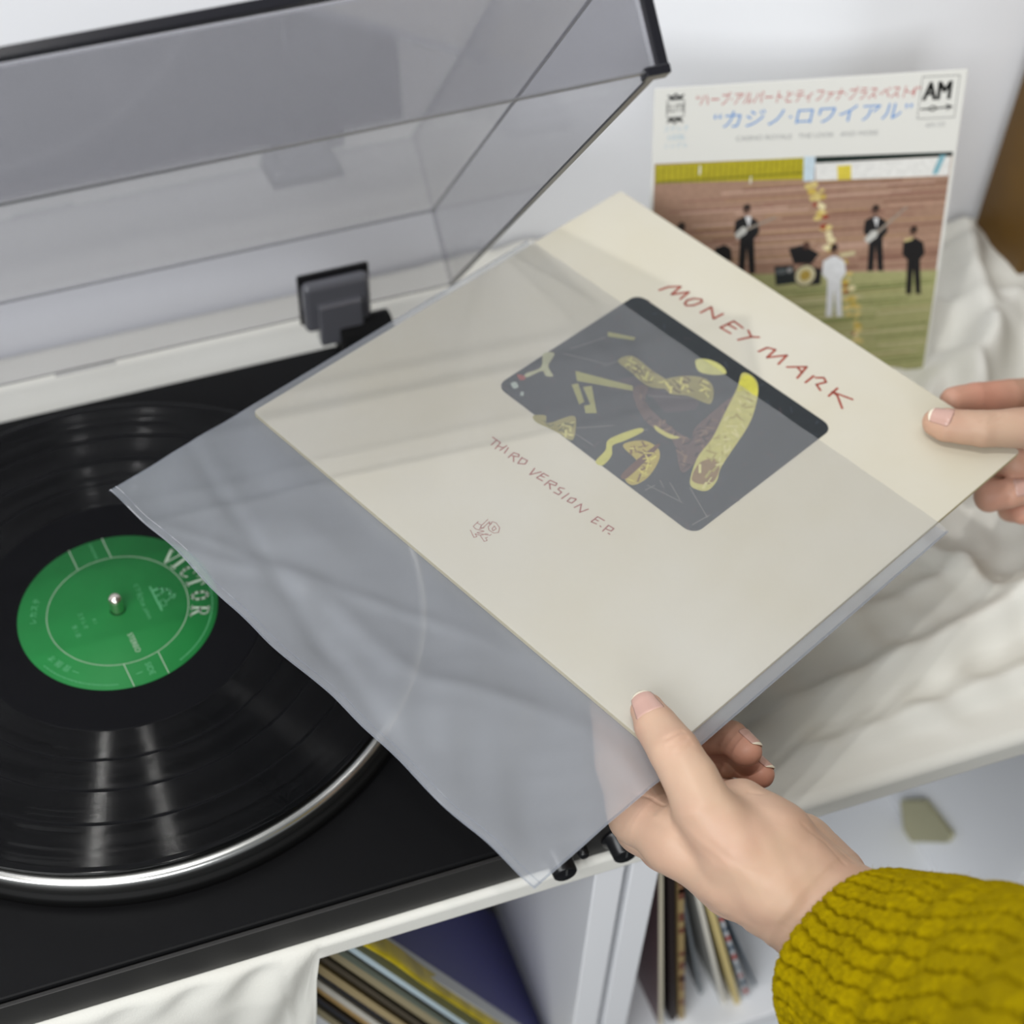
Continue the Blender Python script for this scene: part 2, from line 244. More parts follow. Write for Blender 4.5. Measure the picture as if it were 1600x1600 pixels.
# frames -------------------------------------------------------------------
JM = Matrix(((0.4225053, 0.9051350, 0.0471148), (-0.9043479, 0.4244594, -0.0445989), (-0.0603664, -0.0237649, 0.9978933)))
JT = Vector((0.2579006, -0.0377337, 0.0743096))
def J(u, v, n=0.0):           # hand-held sleeve frame, millimetres
    return JT + JM @ Vector((u / 1000, v / 1000, n / 1000))
DATA = json.loads(r'''{"field":[[-65.6,60.9],[-66.1,69.1],[-61.3,73.3],[56.3,73.3],[61.1,71.1],[62.6,65.3],[61.5,-21.7],[60.3,-27.2],[55.2,-30.0],[-61.2,-31.8],[-65.8,-29.3],[-66.9,-25.3]],"arm":[[7.1,68.8],[11.5,71.2],[18.1,68.0],[26.1,56.3],[33.0,41.3],[41.0,13.3],[45.6,4.2],[47.0,-3.7],[43.9,-7.3],[38.2,-6.8],[30.1,8.0],[26.3,23.4],[19.4,40.8],[12.3,58.7]],"armtip":[[8.7,67.9],[12.1,70.5],[17.6,67.6],[21.9,61.9],[15.8,60.2],[13.4,57.4]],"brownsh":[[31.7,-4.6],[29.2,14.4],[24.6,29.0],[14.8,53.7],[16.1,24.3],[18.4,14.3],[-8.6,16.1],[-17.8,26.4],[-20.3,18.3],[-2.7,7.6],[14.8,7.7]],"lemon":[[-14.3,58.8],[-9.8,64.0],[-2.8,65.3],[1.9,62.6],[-2.0,56.7],[-8.2,53.6]],"face":[[-15.3,34.6],[-10.4,45.7],[-2.7,51.9],[4.6,49.8],[10.6,40.9],[5.9,38.1],[-0.4,36.1],[-7.1,30.9]],"curl":[[-39.3,28.3],[-36.8,36.6],[-23.2,36.2],[-13.7,36.5],[-11.0,31.6],[-17.8,26.4],[-28.5,27.3]],"bar1":[[-48.2,7.1],[-22.6,20.8],[-20.3,18.3],[-43.0,2.5]],"bar2":[[-42.8,-1.3],[-41.4,1.7],[-30.6,-5.4],[-31.0,-8.5]],"bar3":[[-38.0,1.7],[-35.8,5.5],[-21.4,-6.4],[-25.0,-10.5],[-28.8,-7.3],[-27.4,-4.4]],"bar4":[[-57.0,40.3],[-45.1,47.7],[-44.1,45.6],[-54.8,37.8]],"Y":[[-67.2,3.9],[-63.6,8.2],[-59.4,-0.6],[-53.0,-3.8],[-55.4,-6.6],[-59.0,-5.5],[-60.7,-14.2],[-63.0,-12.8],[-61.2,-4.0]],"kn":[[-40.3,-30.8],[-36.4,-26.3],[-32.1,-29.0],[-27.7,-16.3],[-21.2,-21.4],[-16.8,-28.7],[-24.4,-30.1],[-29.8,-31.3],[-36.6,-32.9]],"ribbon":[[-5.5,-15.7],[-4.1,-6.7],[-0.9,2.1],[1.6,1.1],[-0.0,-9.5],[-1.7,-16.4],[2.3,-21.6],[3.9,-29.4],[-0.0,-30.3],[-1.9,-21.4]],"wing":[[1.4,-12.8],[5.4,-3.2],[13.4,-1.4],[19.1,-7.0],[23.0,-19.4],[21.6,-28.2],[16.1,-27.3],[13.6,-15.8]],"wingl":[[13.3,-25.8],[11.5,-1.1],[13.7,-2.2],[16.9,-26.4]],"spark":[[2.7,8.8],[10.0,9.6],[15.8,11.9],[13.1,7.7],[5.3,6.7]],"w1":[[-23.2,-21.1],[-14.2,-13.3],[-7.9,-23.5],[-15.6,-27.4]],"dot":[[-62.9,-23.3],[-61.9,-20.8],[-58.7,-22.3],[-59.6,-24.8]],"dot2":[[-65.2,-16.6],[-62.2,-14.5],[-60.3,-16.3],[-61.9,-18.2]],"dot3":[[-55.5,-23.9],[-54.7,-22.9],[-52.9,-24.8],[-54.1,-25.6]],"lines":[[[26.2,-22.9],[44.0,-18.8]],[[27.9,-16.1],[32.2,-18.4]],[[40.2,-9.1],[57.6,-17.1]],[[32.0,-13.8],[42.3,-18.5]],[[-21.7,-24.4],[-7.9,-23.5]],[[-21.2,-21.4],[-10.6,-6.6]],[[-1.0,-3.1],[2.0,4.2]],[[-60.8,16.9],[-55.0,36.2]],[[-60.8,11.5],[-42.1,22.3]],[[-41.7,20.0],[-39.3,28.3]],[[-13.2,21.2],[3.9,38.5]],[[27.5,-26.1],[28.5,-20.3]],[[56.0,-25.7],[57.4,-15.1]]],"mm":[[[-61.1,84.1],[-59.7,89.8],[-55.7,94.9],[-54.7,86.4],[-50.1,94.9],[-49.4,87.3]],[[-45.7,86.4],[-46.4,89.5],[-44.9,93.2],[-42.1,95.5],[-40.6,94.1],[-41.8,88.5],[-44.1,85.8],[-45.7,86.4]],[[-35.7,87.3],[-34.9,94.9],[-28.3,88.8],[-27.6,95.5]],[[-20.3,95.5],[-21.7,86.4],[-15.5,87.0]],[[-20.8,91.2],[-15.9,91.9]],[[-20.3,95.5],[-14.0,95.0]],[[-11.0,95.7],[-6.9,93.1]],[[-4.1,96.0],[-6.9,93.1],[-9.9,86.2]],[[2.5,87.5],[3.5,93.1],[7.2,95.1],[8.0,87.3],[13.6,96.4],[14.8,87.9]],[[19.0,89.6],[25.4,97.3],[27.3,87.3]],[[22.4,93.5],[26.6,92.2]],[[32.0,87.9],[31.8,94.7]],[[33.2,94.5],[35.9,97.6],[38.6,96.0],[36.5,90.9],[40.3,89.2]],[[45.5,89.1],[45.0,96.8]],[[54.7,96.2],[44.9,92.8]],[[45.6,92.8],[48.2,92.6],[55.1,87.4]]],"tv":[[[-43.0,-55.7],[-38.1,-55.4]],[[-40.4,-55.4],[-39.8,-59.7]],[[-38.0,-55.5],[-36.8,-60.1]],[[-37.4,-57.9],[-34.7,-56.7]],[[-34.7,-54.5],[-34.6,-59.1]],[[-33.2,-55.0],[-32.0,-58.8]],[[-29.3,-55.3],[-28.8,-59.4]],[[-29.3,-55.3],[-26.8,-54.2],[-25.9,-55.5],[-28.5,-57.3]],[[-27.7,-57.0],[-25.3,-59.4]],[[-24.6,-54.5],[-23.2,-58.8]],[[-24.4,-54.7],[-21.5,-54.0],[-20.7,-56.5],[-23.1,-58.7]],[[-15.8,-55.0],[-14.5,-59.6],[-12.2,-54.3]],[[-10.9,-54.0],[-11.0,-58.7]],[[-10.8,-54.2],[-8.2,-53.7]],[[-10.8,-56.2],[-8.9,-55.7]],[[-10.9,-58.6],[-7.9,-58.0]],[[-5.8,-55.0],[-5.5,-59.2]],[[-5.8,-55.0],[-2.4,-54.0],[-1.8,-55.5],[-5.0,-56.9]],[[-4.4,-56.8],[-1.9,-59.0]],[[2.2,-53.8],[0.3,-54.8],[0.5,-56.3],[2.9,-56.4],[3.0,-58.5],[0.5,-59.1]],[[5.6,-54.4],[5.6,-59.2]],[[10.1,-54.3],[8.0,-55.7],[8.4,-58.5],[10.6,-57.7],[10.4,-54.6]],[[13.2,-58.8],[13.9,-54.7],[16.9,-59.1],[18.1,-54.7]],[[24.1,-54.8],[24.2,-59.3]],[[24.1,-54.8],[27.7,-54.2]],[[24.3,-56.8],[26.1,-56.5]],[[24.2,-59.3],[26.7,-58.4]],[[28.6,-58.0],[29.2,-58.2]],[[30.9,-54.9],[31.5,-59.5]],[[30.9,-54.9],[33.9,-54.5],[34.0,-56.6],[31.7,-57.3]],[[34.0,-58.5],[34.9,-58.4]]],"mo":[[[-7.8,-93.7],[-6.9,-99.2],[-5.6,-99.4],[-6.3,-94.1],[-5.4,-95.3],[-5.4,-93.1],[-3.8,-92.4],[-0.7,-93.2],[1.0,-95.6],[-0.2,-97.5],[-2.9,-97.9],[-4.6,-96.6],[-5.0,-93.8]],[[-3.0,-94.3],[-2.5,-96.3],[-1.4,-96.7],[-1.2,-94.9],[-3.0,-94.3]],[[-9.7,-98.0],[-9.1,-101.7],[-7.3,-101.9],[-3.8,-100.0],[-5.4,-103.0],[-4.2,-102.6],[-1.2,-100.3]],[[-8.4,-104.2],[-4.3,-106.0],[-3.7,-104.7],[-5.5,-104.1],[-3.1,-103.0],[-2.1,-100.2],[-0.4,-99.9],[-0.4,-98.8]],[[-2.8,-103.2],[0.5,-104.2],[0.9,-102.7],[-0.7,-102.3],[-0.2,-101.3]],[[-9.5,-98.9],[-7.1,-98.3],[-6.2,-100.6],[-5.3,-98.5]]],"ep":{"pic":[[-85.2,133.5],[84.5,129.3],[84.4,111.1],[84.9,0.3],[-83.6,-0.3],[-84.9,105.0]],"yband":[[-84.7,132.8],[-0.8,131.6],[0.3,119.5],[-84.4,122.9]],"post":[[-0.8,132.0],[5.7,131.8],[6.3,118.4],[0.2,118.3]],"dk":[[5.8,131.6],[84.5,129.3],[84.8,127.0],[6.1,128.0]],"wht":[[6.1,128.0],[83.8,126.8],[83.9,116.1],[7.1,118.3]],"ysq":[[18.7,125.8],[26.8,125.8],[27.7,117.7],[19.9,117.9]],"bl":[[74.1,117.5],[77.3,127.9],[80.8,127.7],[77.4,117.3]],"floor":[[-83.5,69.3],[85.3,61.2],[84.9,0.3],[-83.6,-0.3]],"gar":[[6.5,116.2],[7.7,111.8],[8.8,108.1],[9.9,104.4],[11.0,100.0],[12.6,96.2],[14.0,92.5],[15.4,88.7],[17.4,84.1],[19.8,79.4],[26.0,70.7],[29.9,62.8],[32.3,57.3],[34.1,52.5],[35.3,47.8],[36.7,42.2],[38.1,36.6],[39.1,31.7],[40.4,26.1],[41.9,21.1]],"g1":[[-32.3,100.9],[-37.4,98.5],[-37.6,91.3],[-34.0,87.9],[-33.7,67.6],[-29.9,67.3],[-29.6,82.8],[-27.2,67.1],[-23.6,66.9],[-25.7,87.3],[-22.9,91.1],[-24.3,97.6],[-29.6,100.7]],"headone":[[-31.2,104.9]],"g2":[[43.0,95.8],[38.2,93.5],[38.3,86.6],[41.9,83.3],[43.1,63.7],[46.8,63.5],[46.3,78.3],[49.4,63.3],[52.8,63.0],[49.9,82.7],[52.4,86.4],[50.7,92.6],[45.5,95.6]],"headtwo":[[43.8,99.6]],"tr":[[67.0,81.8],[62.5,79.3],[62.8,72.1],[66.3,68.6],[68.0,48.1],[71.5,47.8],[70.6,63.5],[74.0,47.6],[77.2,47.4],[73.9,68.1],[76.2,72.0],[74.5,78.5],[69.4,81.7]],"headthree":[[67.7,85.8]],"wt":[[21.1,74.1],[16.2,71.4],[16.3,63.6],[19.9,59.9],[21.1,37.8],[24.8,37.5],[24.4,54.4],[27.5,37.3],[30.9,37.1],[28.0,59.3],[30.5,63.5],[28.9,70.5],[23.6,73.9]],"headfour":[[21.9,78.5]],"misc":{"guit1":[[-37.2,90.8],[-33.0,94.9],[-30.0,94.0],[-30.5,91.1],[-35.5,87.7]],"neck1":[[-30.7,94.0],[-14.1,99.5],[-13.7,98.7],[-30.2,92.5]],"guit2":[[39.0,82.6],[43.0,87.5],[46.8,87.3],[46.4,83.6],[41.6,80.2]],"neck2":[[46.0,87.0],[61.6,100.3],[62.3,99.5],[47.0,85.5]],"seat":[[-48.6,83.4],[-42.8,85.2],[-38.9,82.7],[-37.6,75.1],[-43.8,77.1],[-47.7,80.3]],"head3":[[-70.9,98.2],[-68.5,100.3],[-66.1,98.6],[-66.3,95.0],[-70.0,95.2]],"drumr":[[-5.0,80.4],[3.8,82.0],[13.4,76.1],[9.4,70.3],[-1.2,71.1]],"dr1":[[-12.5,70.4],[-1.2,70.3],[1.3,59.5],[-10.8,58.8]],"dr2":[[9.6,68.8],[15.8,66.9],[16.0,57.7],[9.1,57.4]],"shirt1":[[-31.9,100.7],[-28.2,100.5],[-29.2,93.9]],"shirt2":[[43.2,94.9],[46.2,94.7],[45.7,88.8]],"horn":[[62.6,81.0],[67.7,82.1],[67.9,80.6],[63.5,79.4]],"arm":[[25.5,75.3],[34.5,76.2],[34.7,73.9],[25.8,73.0]]},"drum":[[6.3,63.7],[13.1,63.2]],"drum0":[[-8.3,65.5]],"txt":[[-59.9,166.2],[57.0,163.0],[-50.1,155.4],[54.6,154.4],[-43.7,144.7],[43.8,142.0],[-81.3,171.5],[-67.9,170.7],[-74.7,164.4],[63.6,167.3],[78.6,167.1],[72.3,156.7],[66.6,150.9],[80.3,150.7],[-80.5,152.6],[-67.0,151.7],[-80.8,143.0],[64.7,143.4],[80.1,142.4]]}}''')
ZS = -0.0455                    # top of the cloth on the shelf
YF = -0.1825                    # turntable front
XR = 0.2388
XL = -0.196
YB = 0.1793
ZP = -0.0204
def wall_y(x):
    t = min(1.0, max(0.0, (x - 0.30) / 0.20)); return 0.268 - 0.078 * t * t * (3 - 2 * t)

# ---------------------------------------------------------------- the setting
def wq(x, z): return Vector((x, wall_y(x), z))
xs_ = [-1.2, 0.30] + [0.30 + 0.01 * k for k in range(1, 21)] + [1.06]
nw = len(xs_); wv = [wq(x, -0.8) for x in xs_] + [wq(x, 1.9) for x in xs_] + [Vector((x, 0.40, -0.8)) for x in xs_] + [Vector((x, 0.40, 1.9)) for x in xs_]
wf = [(k, k + 1, nw + k + 1, nw + k) for k in range(nw - 1)] + [(3 * nw + k, 3 * nw + k + 1, 2 * nw + k + 1, 2 * nw + k) for k in range(nw - 1)] + [(nw + k, nw + k + 1, 3 * nw + k + 1, 3 * nw + k) for k in range(nw - 1)]
tag(link_mesh('wall_back', wv, wf, M_wall, smooth=True), 'plain white painted wall behind the turntable', kind='structure')
tag(box('light_block_right', 1.06, 1.14, -1.3, 0.40, -0.80, 1.9, mat('brown_light_block', (0.22, 0.19, 0.15), 0.8), bevel=0), 'dull brown unseen slab at the right, added to darken the back wall', kind='structure')  # added out of view to block ambient light from the right
tag(box('floor', -1.5, 2.0, -2.2, 0.5, -0.82, -0.80, M_floor, bevel=0), 'dark floor below the white shelf', kind='structure')

# ---------------------------------------------------------------- shelf units
def shelf_unit(x0, x1, label, ytop):
    t = thing('shelf_unit', ((x0 + x1) / 2, 0.0, -0.80), label, 'shelf', None)
    tk = 0.016; yf = -0.180
    zt = ZS - 0.0012
    def yb(x): return min(0.262, wall_y(x1) - 0.004)
    yb_ = yb(0)
    for a, b in ((x0, x0 + tk), (x1 - tk, x1)):
        box('side_panel', a, b, yf, yb_, -0.799, zt - tk, M_laminate, t)
    box('top_board', x0, x1, yf, yb_, zt - tk, zt, M_laminate, t)
    box('shelf_board', x0 + tk, x1 - tk, yf + 0.001, yb_ - 0.006, -0.351, -0.335, M_laminate, t)
    box('shelf_board', x0 + tk, x1 - tk, yf + 0.001, yb_ - 0.006, -0.735, -0.719, M_laminate, t)
    box('back_panel', x0 + tk, x1 - tk, yb_ - 0.006, yb_, -0.719, zt - tk, M_laminate, t)
    return t
shelf_unit(-0.215, 0.2055, 'white laminate shelf unit under the turntable, packed with leaning records', 0)
shelf_unit(0.2095, 0.502, 'white laminate shelf unit at the right with few records and much empty space', 0)

# cloth over both units: one draped sheet, front edge turned down
def fold_noise(x, y):
    h = 0.0
    m = min(1.0, max(0.0, (x - 0.235) / 0.05))
    rid = lambda d, w: math.exp(-(d / w) ** 2)
    # creases fan out from the right front
    def line(x0, y0, x1, y1):
        dx, dy = x1 - x0, y1 - y0; L = math.hypot(dx, dy); return ((x - x0) * dy - (y - y0) * dx) / L, ((x - x0) * dx + (y - y0) * dy) / L / L
    for (a, b, c, d, w, hh) in ((0.27, -0.150, 0.46, -0.118, 0.010, 0.013), (0.30, -0.168, 0.50, -0.150, 0.007, 0.006),
                                (0.26, -0.118, 0.44, -0.085, 0.006, 0.005), (0.36, -0.09, 0.50, 0.05, 0.010, 0.009),
                                (0.40, -0.02, 0.46, -0.13, 0.007, 0.008), (0.47, -0.13, 0.52, 0.05, 0.009, 0.011),
                                (0.34, -0.06, 0.48, -0.03, 0.008, 0.007), (0.50, 0.02, 0.585, 0.10, 0.012, 0.010), (0.52, -0.10, 0.60, 0.09, 0.010, 0.012),
                                (0.535, 0.05, 0.59, 0.17, 0.010, 0.014), (0.56, -0.14, 0.66, 0.06, 0.012, 0.013)):
        dd, t = line(a, b, c, d)
        e = max(0.0, min(1.0, min(t + 0.15, 1.2 - t) / 0.25)); h += 1.35 * hh * rid(dd, w) * e * e * (3 - 2 * e)
    h += 0.0022 * (math.sin(x * 61 + 2.5 * math.sin(y * 40)) * math.sin(y * 73 + 2 * math.sin(x * 33)) + 0.5)
    h += 0.0010 * math.sin(x * 190 + y * 90 + 2 * math.sin(y * 70))
    # the bunched cloth that props the small sleeve up from behind
    h += 0.055 * math.exp(-((x - 0.44) / 0.075) ** 2 - ((y - 0.130 + (x - 0.44) * 0.24) / 0.014) ** 2)
    return max(0, h) * m
NX, NY = 300, 190
X0, X1, Y0 = -0.30, 0.68, -0.1840
V = []; F = []
def cloth_pt(i, j):
    x = X0 + (X1 - X0) * i / (NX - 1); s = j / (NY - 1)
    drop = 0.20
    # the hanging part in front: deep at the left, a hand's breadth at the right
    k = int(NY * 0.22)
    ylim = wall_y(x) - 0.004
    if j >= k:
        t = (j - k) / (NY - 1 - k); y = Y0 + (ylim - Y0) * t
        q_ = min(1, (y - Y0) / 0.022); z = ZS + fold_noise(x, y) * q_ * q_ * (3 - 2 * q_)
        return Vector((x, y, z))
    t = (k - j) / k
    if x < 0.046: hang = 0.16 - 0.05 * (0.5 + 0.5 * math.sin(x * 30))
    else: hang = 0.0145 + 0.006 * min(1, max(0, (x - 0.215) / 0.01))
    if 0.030 < x < 0.046: hang = 0.16 * (0.046 - x) / 0.016 + 0.0145
    if x > 0.505: hang = 0.06
    r = 0.0035 + 0.003 * min(1, max(0, (x - 0.215) / 0.01)); L = t * hang
    if L < r * 1.57: a = L / r; dy, dz = r * math.sin(a), r * (1 - math.cos(a))
    else: dy, dz = r, r + (L - r * 1.57)
    wob = 0.0012 * math.sin(x * 210 + dz * 90) * (x < 0.046) + 0.0012 * math.sin(x * 47 + 1.3 + dz * 30) * min(1, dz / 0.05) * (x < 0.046) + 0.0011 * math.sin(x * 130 + dz * 75 + 3 * math.sin(dz * 45 + x * 20)) * (x < 0.046)
    return Vector((x, Y0 - dy - wob * min(1, dz / 0.01) - (0.004 * min(1, dz / 0.03) if x < 0.046 else 0), ZS - dz))
for j in range(NY):
    for i in range(NX): V.append(cloth_pt(i, j))
F = [(j * NX + i, j * NX + i + 1, (j + 1) * NX + i + 1, (j + 1) * NX + i) for j in range(NY - 1) for i in range(NX - 1)]
cl = link_mesh('cover_cloth', V, F, M_cloth, smooth=True)
tag(cl, 'wrinkled white cotton cloth draped over the shelf under the turntable', 'cloth')
so = cl.modifiers.new('thick', 'SOLIDIFY'); so.thickness = 0.0008; so.offset = -1

# wooden box
t = thing('wooden_box', (0.70, 0.13, ZS), 'dark amber wooden box upright against the wall at the right edge', 'box')
box('panel', 0.604, 0.611, 0.125, 0.180, ZS, 0.34, M_wood, t, bevel=0.002)
box('panel', 0.611, 0.80, 0.125, 0.133, ZS, 0.34, M_wood, t, bevel=0.001)
box('panel', 0.611, 0.80, 0.172, 0.180, ZS, 0.34, M_wood, t, bevel=0.001)
box('panel', 0.604, 0.80, 0.125, 0.180, 0.34, 0.348, M_wood, t, bevel=0.002)
cy_ = [(-0.0713, -0.3165), (-0.0896, -0.2891), (-0.1216, -0.283), (-0.1216, -0.292), (-0.0938, -0.3348), (-0.0845, -0.3348)]
cn = len(cy_); tag(link_mesh('card_stub', [(0.4815, a, b) for a, b in cy_] + [(0.4845, a, b) for a, b in cy_], [tuple(range(cn)), tuple(range(cn, 2 * cn))[::-1]] + [(k, (k + 1) % cn, cn + (k + 1) % cn, cn + k) for k in range(cn)], mat('olive_card', srgb(176, 172, 140), 0.8), bevel=0.0006),
    'small olive beige card stub leaning on the side panel inside the empty shelf', 'card')

# ---------------------------------------------------------------- turntable
tt = thing('turntable', ((XL + XR) / 2, 0, ZP - 0.025), 'black belt-drive turntable with a raised smoked lid on the white cloth', 'turntable')
zb = ZP - 0.0249
box('plinth', XL, XR, YF + 0.0012, YB, zb, ZP, M_plinth, tt, bevel=0.0012)
box('front_panel', XL, XR, YF - 0.0015, YF + 0.0008, zb, ZP - 0.0022, M_plinthf, tt, bevel=0.0004)
for fx in (XL + 0.04, XR - 0.04):
    for fy in (YF + 0.04, YB - 0.04):
        lathe('foot', [(0, 0), (0.018, 0), (0.018, 0.0003), (0, 0.0003)], M_blackm, tt, (fx, fy, zb - 0.0003), 24)
def front_lathe(name, prof, m, parent, c, n=40):     # profile axis points towards -y
    return lathe(name, prof, m, parent, (0, 0, 0), n, f=lambda p: Vector((c[0] + p.x, c[1] - p.z, c[2] + p.y)))
for kx in (0.1655, 0.1955):
    kb = front_lathe('control_knob', [(0, 0.0), (0.0078, 0.0), (0.0078, 0.002), (0.0062, 0.0026), (0.0058, 0.0110), (0.0050, 0.0118), (0, 0.0118)], M_black, tt, (kx, YF - 0.0014, -0.0335))
    pv = boxv(kx - 0.0005, kx + 0.0005, YF - 0.0136, YF - 0.0131, -0.0335, -0.0288); link_mesh('pointer_mark', pv, BOXF, M_metal, kb)
    front_lathe('side_button', [(0, 0.0), (0.0026, 0.0), (0.0026, 0.0075), (0.0020, 0.0082), (0, 0.0082)], M_black, tt, (kx + 0.0105, YF - 0.0014, -0.0285), 20)
PC = (0, 0, 0)
lathe('platter_base', [(0.02, ZP), (0.1562, ZP), (0.1568, -0.0150), (0.1562, -0.0128), (0.150, -0.0120), (0.02, -0.012)], M_blackm, tt, PC, 160)
lathe('platter', [(0.0, -0.0122), (0.1535, -0.0122), (0.1546, -0.0112), (0.1549, -0.0070), (0.1546, -0.0045), (0.1532, -0.0032), (0.1505, -0.0030), (0.0, -0.0030)], M_metal, tt, PC, 192)
lathe('slip_mat', [(0.148, -0.0030), (0.1478, -0.0014), (0, -0.0014)], M_blackm, tt, PC, 96)
lathe('spindle', [(0.0036, -0.002), (0.0036, 0.0075), (0.0033, 0.0093), (0.0024, 0.0106), (0.0011, 0.0112), (0.0, 0.0113)], M_chrome, tt, PC, 32)
# tonearm rest side and arm stay hidden under the sleeve; the pivot and arm are still there
ta = lathe('tonearm_base', [(0, ZP), (0.026, ZP), (0.026, -0.012), (0.016, -0.010), (0.014, 0.012), (0, 0.012)], M_black, tt, (0.198, 0.115, 0), 40)
def tube(name, pts, r, m, parent, n=14, loc=None, caps=True):
    P = [Vector(p) for p in pts]; V = []; F = []
    rr = r if isinstance(r, (list, tuple)) else [r] * len(P)
    up = Vector((0, 0, 1))
    for i, p in enumerate(P):
        d = (P[min(i + 1, len(P) - 1)] - P[max(i - 1, 0)]).normalized()
        a = d.cross(up); a = a.normalized() if a.length > 1e-4 else Vector((1, 0, 0)); b = d.cross(a).normalized()
        for k in range(n):
            t = 2 * math.pi * k / n; V.append(p + (a * math.cos(t) + b * math.sin(t)) * rr[i])
    for i in range(len(P) - 1):
        for k in range(n):
            k2 = (k + 1) % n; F.append((i * n + k, i * n + k2, (i + 1) * n + k2, (i + 1) * n + k))
    if caps: F.append(tuple(range(n))[::-1]); F.append(tuple((len(P) - 1) * n + k for k in range(n)))
    return link_mesh(name, V, F, m, parent, smooth=True, loc=loc)
tube('tonearm', [(0.198, 0.125, 0.008), (0.205, 0.0, 0.008), (0.206, -0.075, 0.007), (0.200, -0.100, 0.004)], 0.0035, M_metal, tt)
box('headshell', 0.192, 0.206, -0.120, -0.096, -0.002, 0.004, M_black, tt)

# smoked lid, hinged open
PH, CYH, CZH, CD, CH = 0.8593, 0.1801, 0.0048, 0.3596, 0.0468
cp, sp = math.cos(PH), math.sin(PH)
def cv(p):      # x, distance from the hinge, height above the rim  -> world
    return Vector((p.x, CYH - p.y * cp + p.z * sp, CZH + p.y * sp + p.z * cp))
TH = 0.0028
lid = box('dust_cover', XL, XR, TH, CD - TH, CH - TH, CH, M_acrylic, tt, cv, bevel=0)
lid['label'] = 'large top pane of the smoked lid'
box('lid_front_pane', XL, XR, CD - TH, CD, 0.0, CH - TH, M_acrylic, lid, cv, bevel=0)
box('lid_rear_pane', XL, XR, 0, TH, 0.0, CH - TH, M_acrylic, lid, cv, bevel=0)
box('lid_side_pane', XR - TH, XR, TH, CD - TH, 0.0, CH - TH, M_acrylic, lid, cv, bevel=0)
box('lid_side_pane', XL, XL + TH, TH, CD - TH, 0.0, CH - TH, M_acrylic, lid, cv, bevel=0)
e = 0.0004
box('front_edge_strip', XL, XR, CD - 0.0045, CD + e, CH - 0.0008, CH + 0.0030, M_acredge, lid, cv, bevel=0.0004)
box('corner_edge_strip', XR - 0.0012, XR + 0.0030, CD - 0.0030, CD + e, -0.0006, CH + 0.0030, M_acredge, lid, cv, bevel=0.0004)
box('corner_cap', XR - 0.0065, XR + 0.0034, CD - 0.0058, CD + 0.0008, -0.0022, 0.0014, M_acredge, lid, cv, bevel=0.0006)
box('rim_edge', XL, XR - 0.006, CD - TH, CD + 0.0001, -0.0005, 0.0, M_acrrim, lid, cv, bevel=0)
box('rim_edge', XR - TH, XR + 0.0002, 0, CD - 0.005, -0.0010, 0.0, M_acredge, lid, cv, bevel=0)
box('rim_edge', XL, XR - TH, 0, TH, -0.0005, 0.0, M_acrrim, lid, cv, bevel=0)
for xx, hh in ((XR - 0.0012, CH),):
    box('glued_joint', xx - 0.0010, xx, TH, CD - TH, hh - TH - 0.0008, hh - TH, M_acrrim, lid, cv, bevel=0)
box('glued_joint', XL, XR, TH, TH + 0.0008, CH - TH - 0.0008, CH - TH, M_acrrim, lid, cv, bevel=0)
# the moulded notch in the middle of the rear rim
box('rim_lug', -0.0, 0.035, 0, TH, -0.0025, 0.0, M_acrylic, lid, cv, bevel=0)
# hinges
for hx in (0.1655, -0.125):
    hb = box('hinge', hx - 0.020, hx + 0.020, 0.1700, 0.1785, -0.001, 0.0330, M_smoke, tt, bevel=0.0042, bseg=6)
    V2, F2 = [], []
    box('hinge_socket', hx - 0.0215, hx + 0.0215, 0.1765, 0.1795, 0.0010, 0.0362, M_black, hb, bevel=0.0025)
    box('hinge_slider', hx - 0.0125, hx + 0.014, 0.1660, 0.1760, -0.0085, 0.0200, M_smoke, hb, bevel=0.0015)
    link_mesh('hinge_barrel', *(lambda n: ([Vector((x, 0.1700 + 0.013 * math.cos(a), -0.0115 + 0.0145 * math.sin(a))) for x in (hx - 0.001, hx + 0.031) for a in [2 * math.pi * k / n for k in range(n)]],
        [(k, (k + 1) % n, n + (k + 1) % n, n + k) for k in range(n)] + [tuple(range(n))[::-1], tuple(range(n, 2 * n))]))(24), M_blackm, hb, bevel=0.001)

# ---------------------------------------------------------------- LP on the platter
rec = thing('vinyl_record', (0, 0, -0.0014), 'black twelve inch record with a green centre label lying on the platter', 'record')
rp = [(0.0037, -0.0013), (0.1500, -0.0013), (0.1508, -0.0004), (0.1506, 0.0002), (0.1496, 0.0003), (0.1488, 0.0002), (0.1480, 0.0000)]
gr = random.Random(11); amp = 1.0; r_ = 0.1474; PER = 0.00050     # cut grooves, a sine in section; a little uneven from turn to turn
while r_ > 0.0742:
    near_gap = min(abs(r_ - q) for q in (0.0905, 0.1075, 0.1255)) < 0.0007
    amp = 0.25 if near_gap else max(0.75, min(1.3, amp + gr.uniform(-0.3, 0.3)))
    for k in range(4):
        rp.append((r_ - PER * k / 4, 0.000068 * amp * math.sin(math.pi * k / 2)))
    r_ -= PER
rp.append((0.0736, 0.0))
lathe('groove_disc', rp, M_vinyl, rec, PC, 300)
lathe('dead_wax_ring', [(0.0736, 0.0), (0.0735, 0.00010), (0.0733, 0.00011), (0.0725, 0.00011), (0.060, 0.00011), (0.0515, 0.00011), (0.0037, 0.00011)], M_deadwax, rec, PC, 192)
lathe('centre_label', [(0.0500, 0.0001), (0.0498, 0.0006), (0.0040, 0.0006)], M_label, rec, PC, 128)
for rr in (0.0905, 0.1075, 0.1255):        # faint track gaps
    lathe('track_gap', [(rr - 0.0004, 0.00002), (rr, 0.00010), (rr + 0.0004, 0.00002)], M_deadwax, rec, PC, 192)
ZL = 0.00068
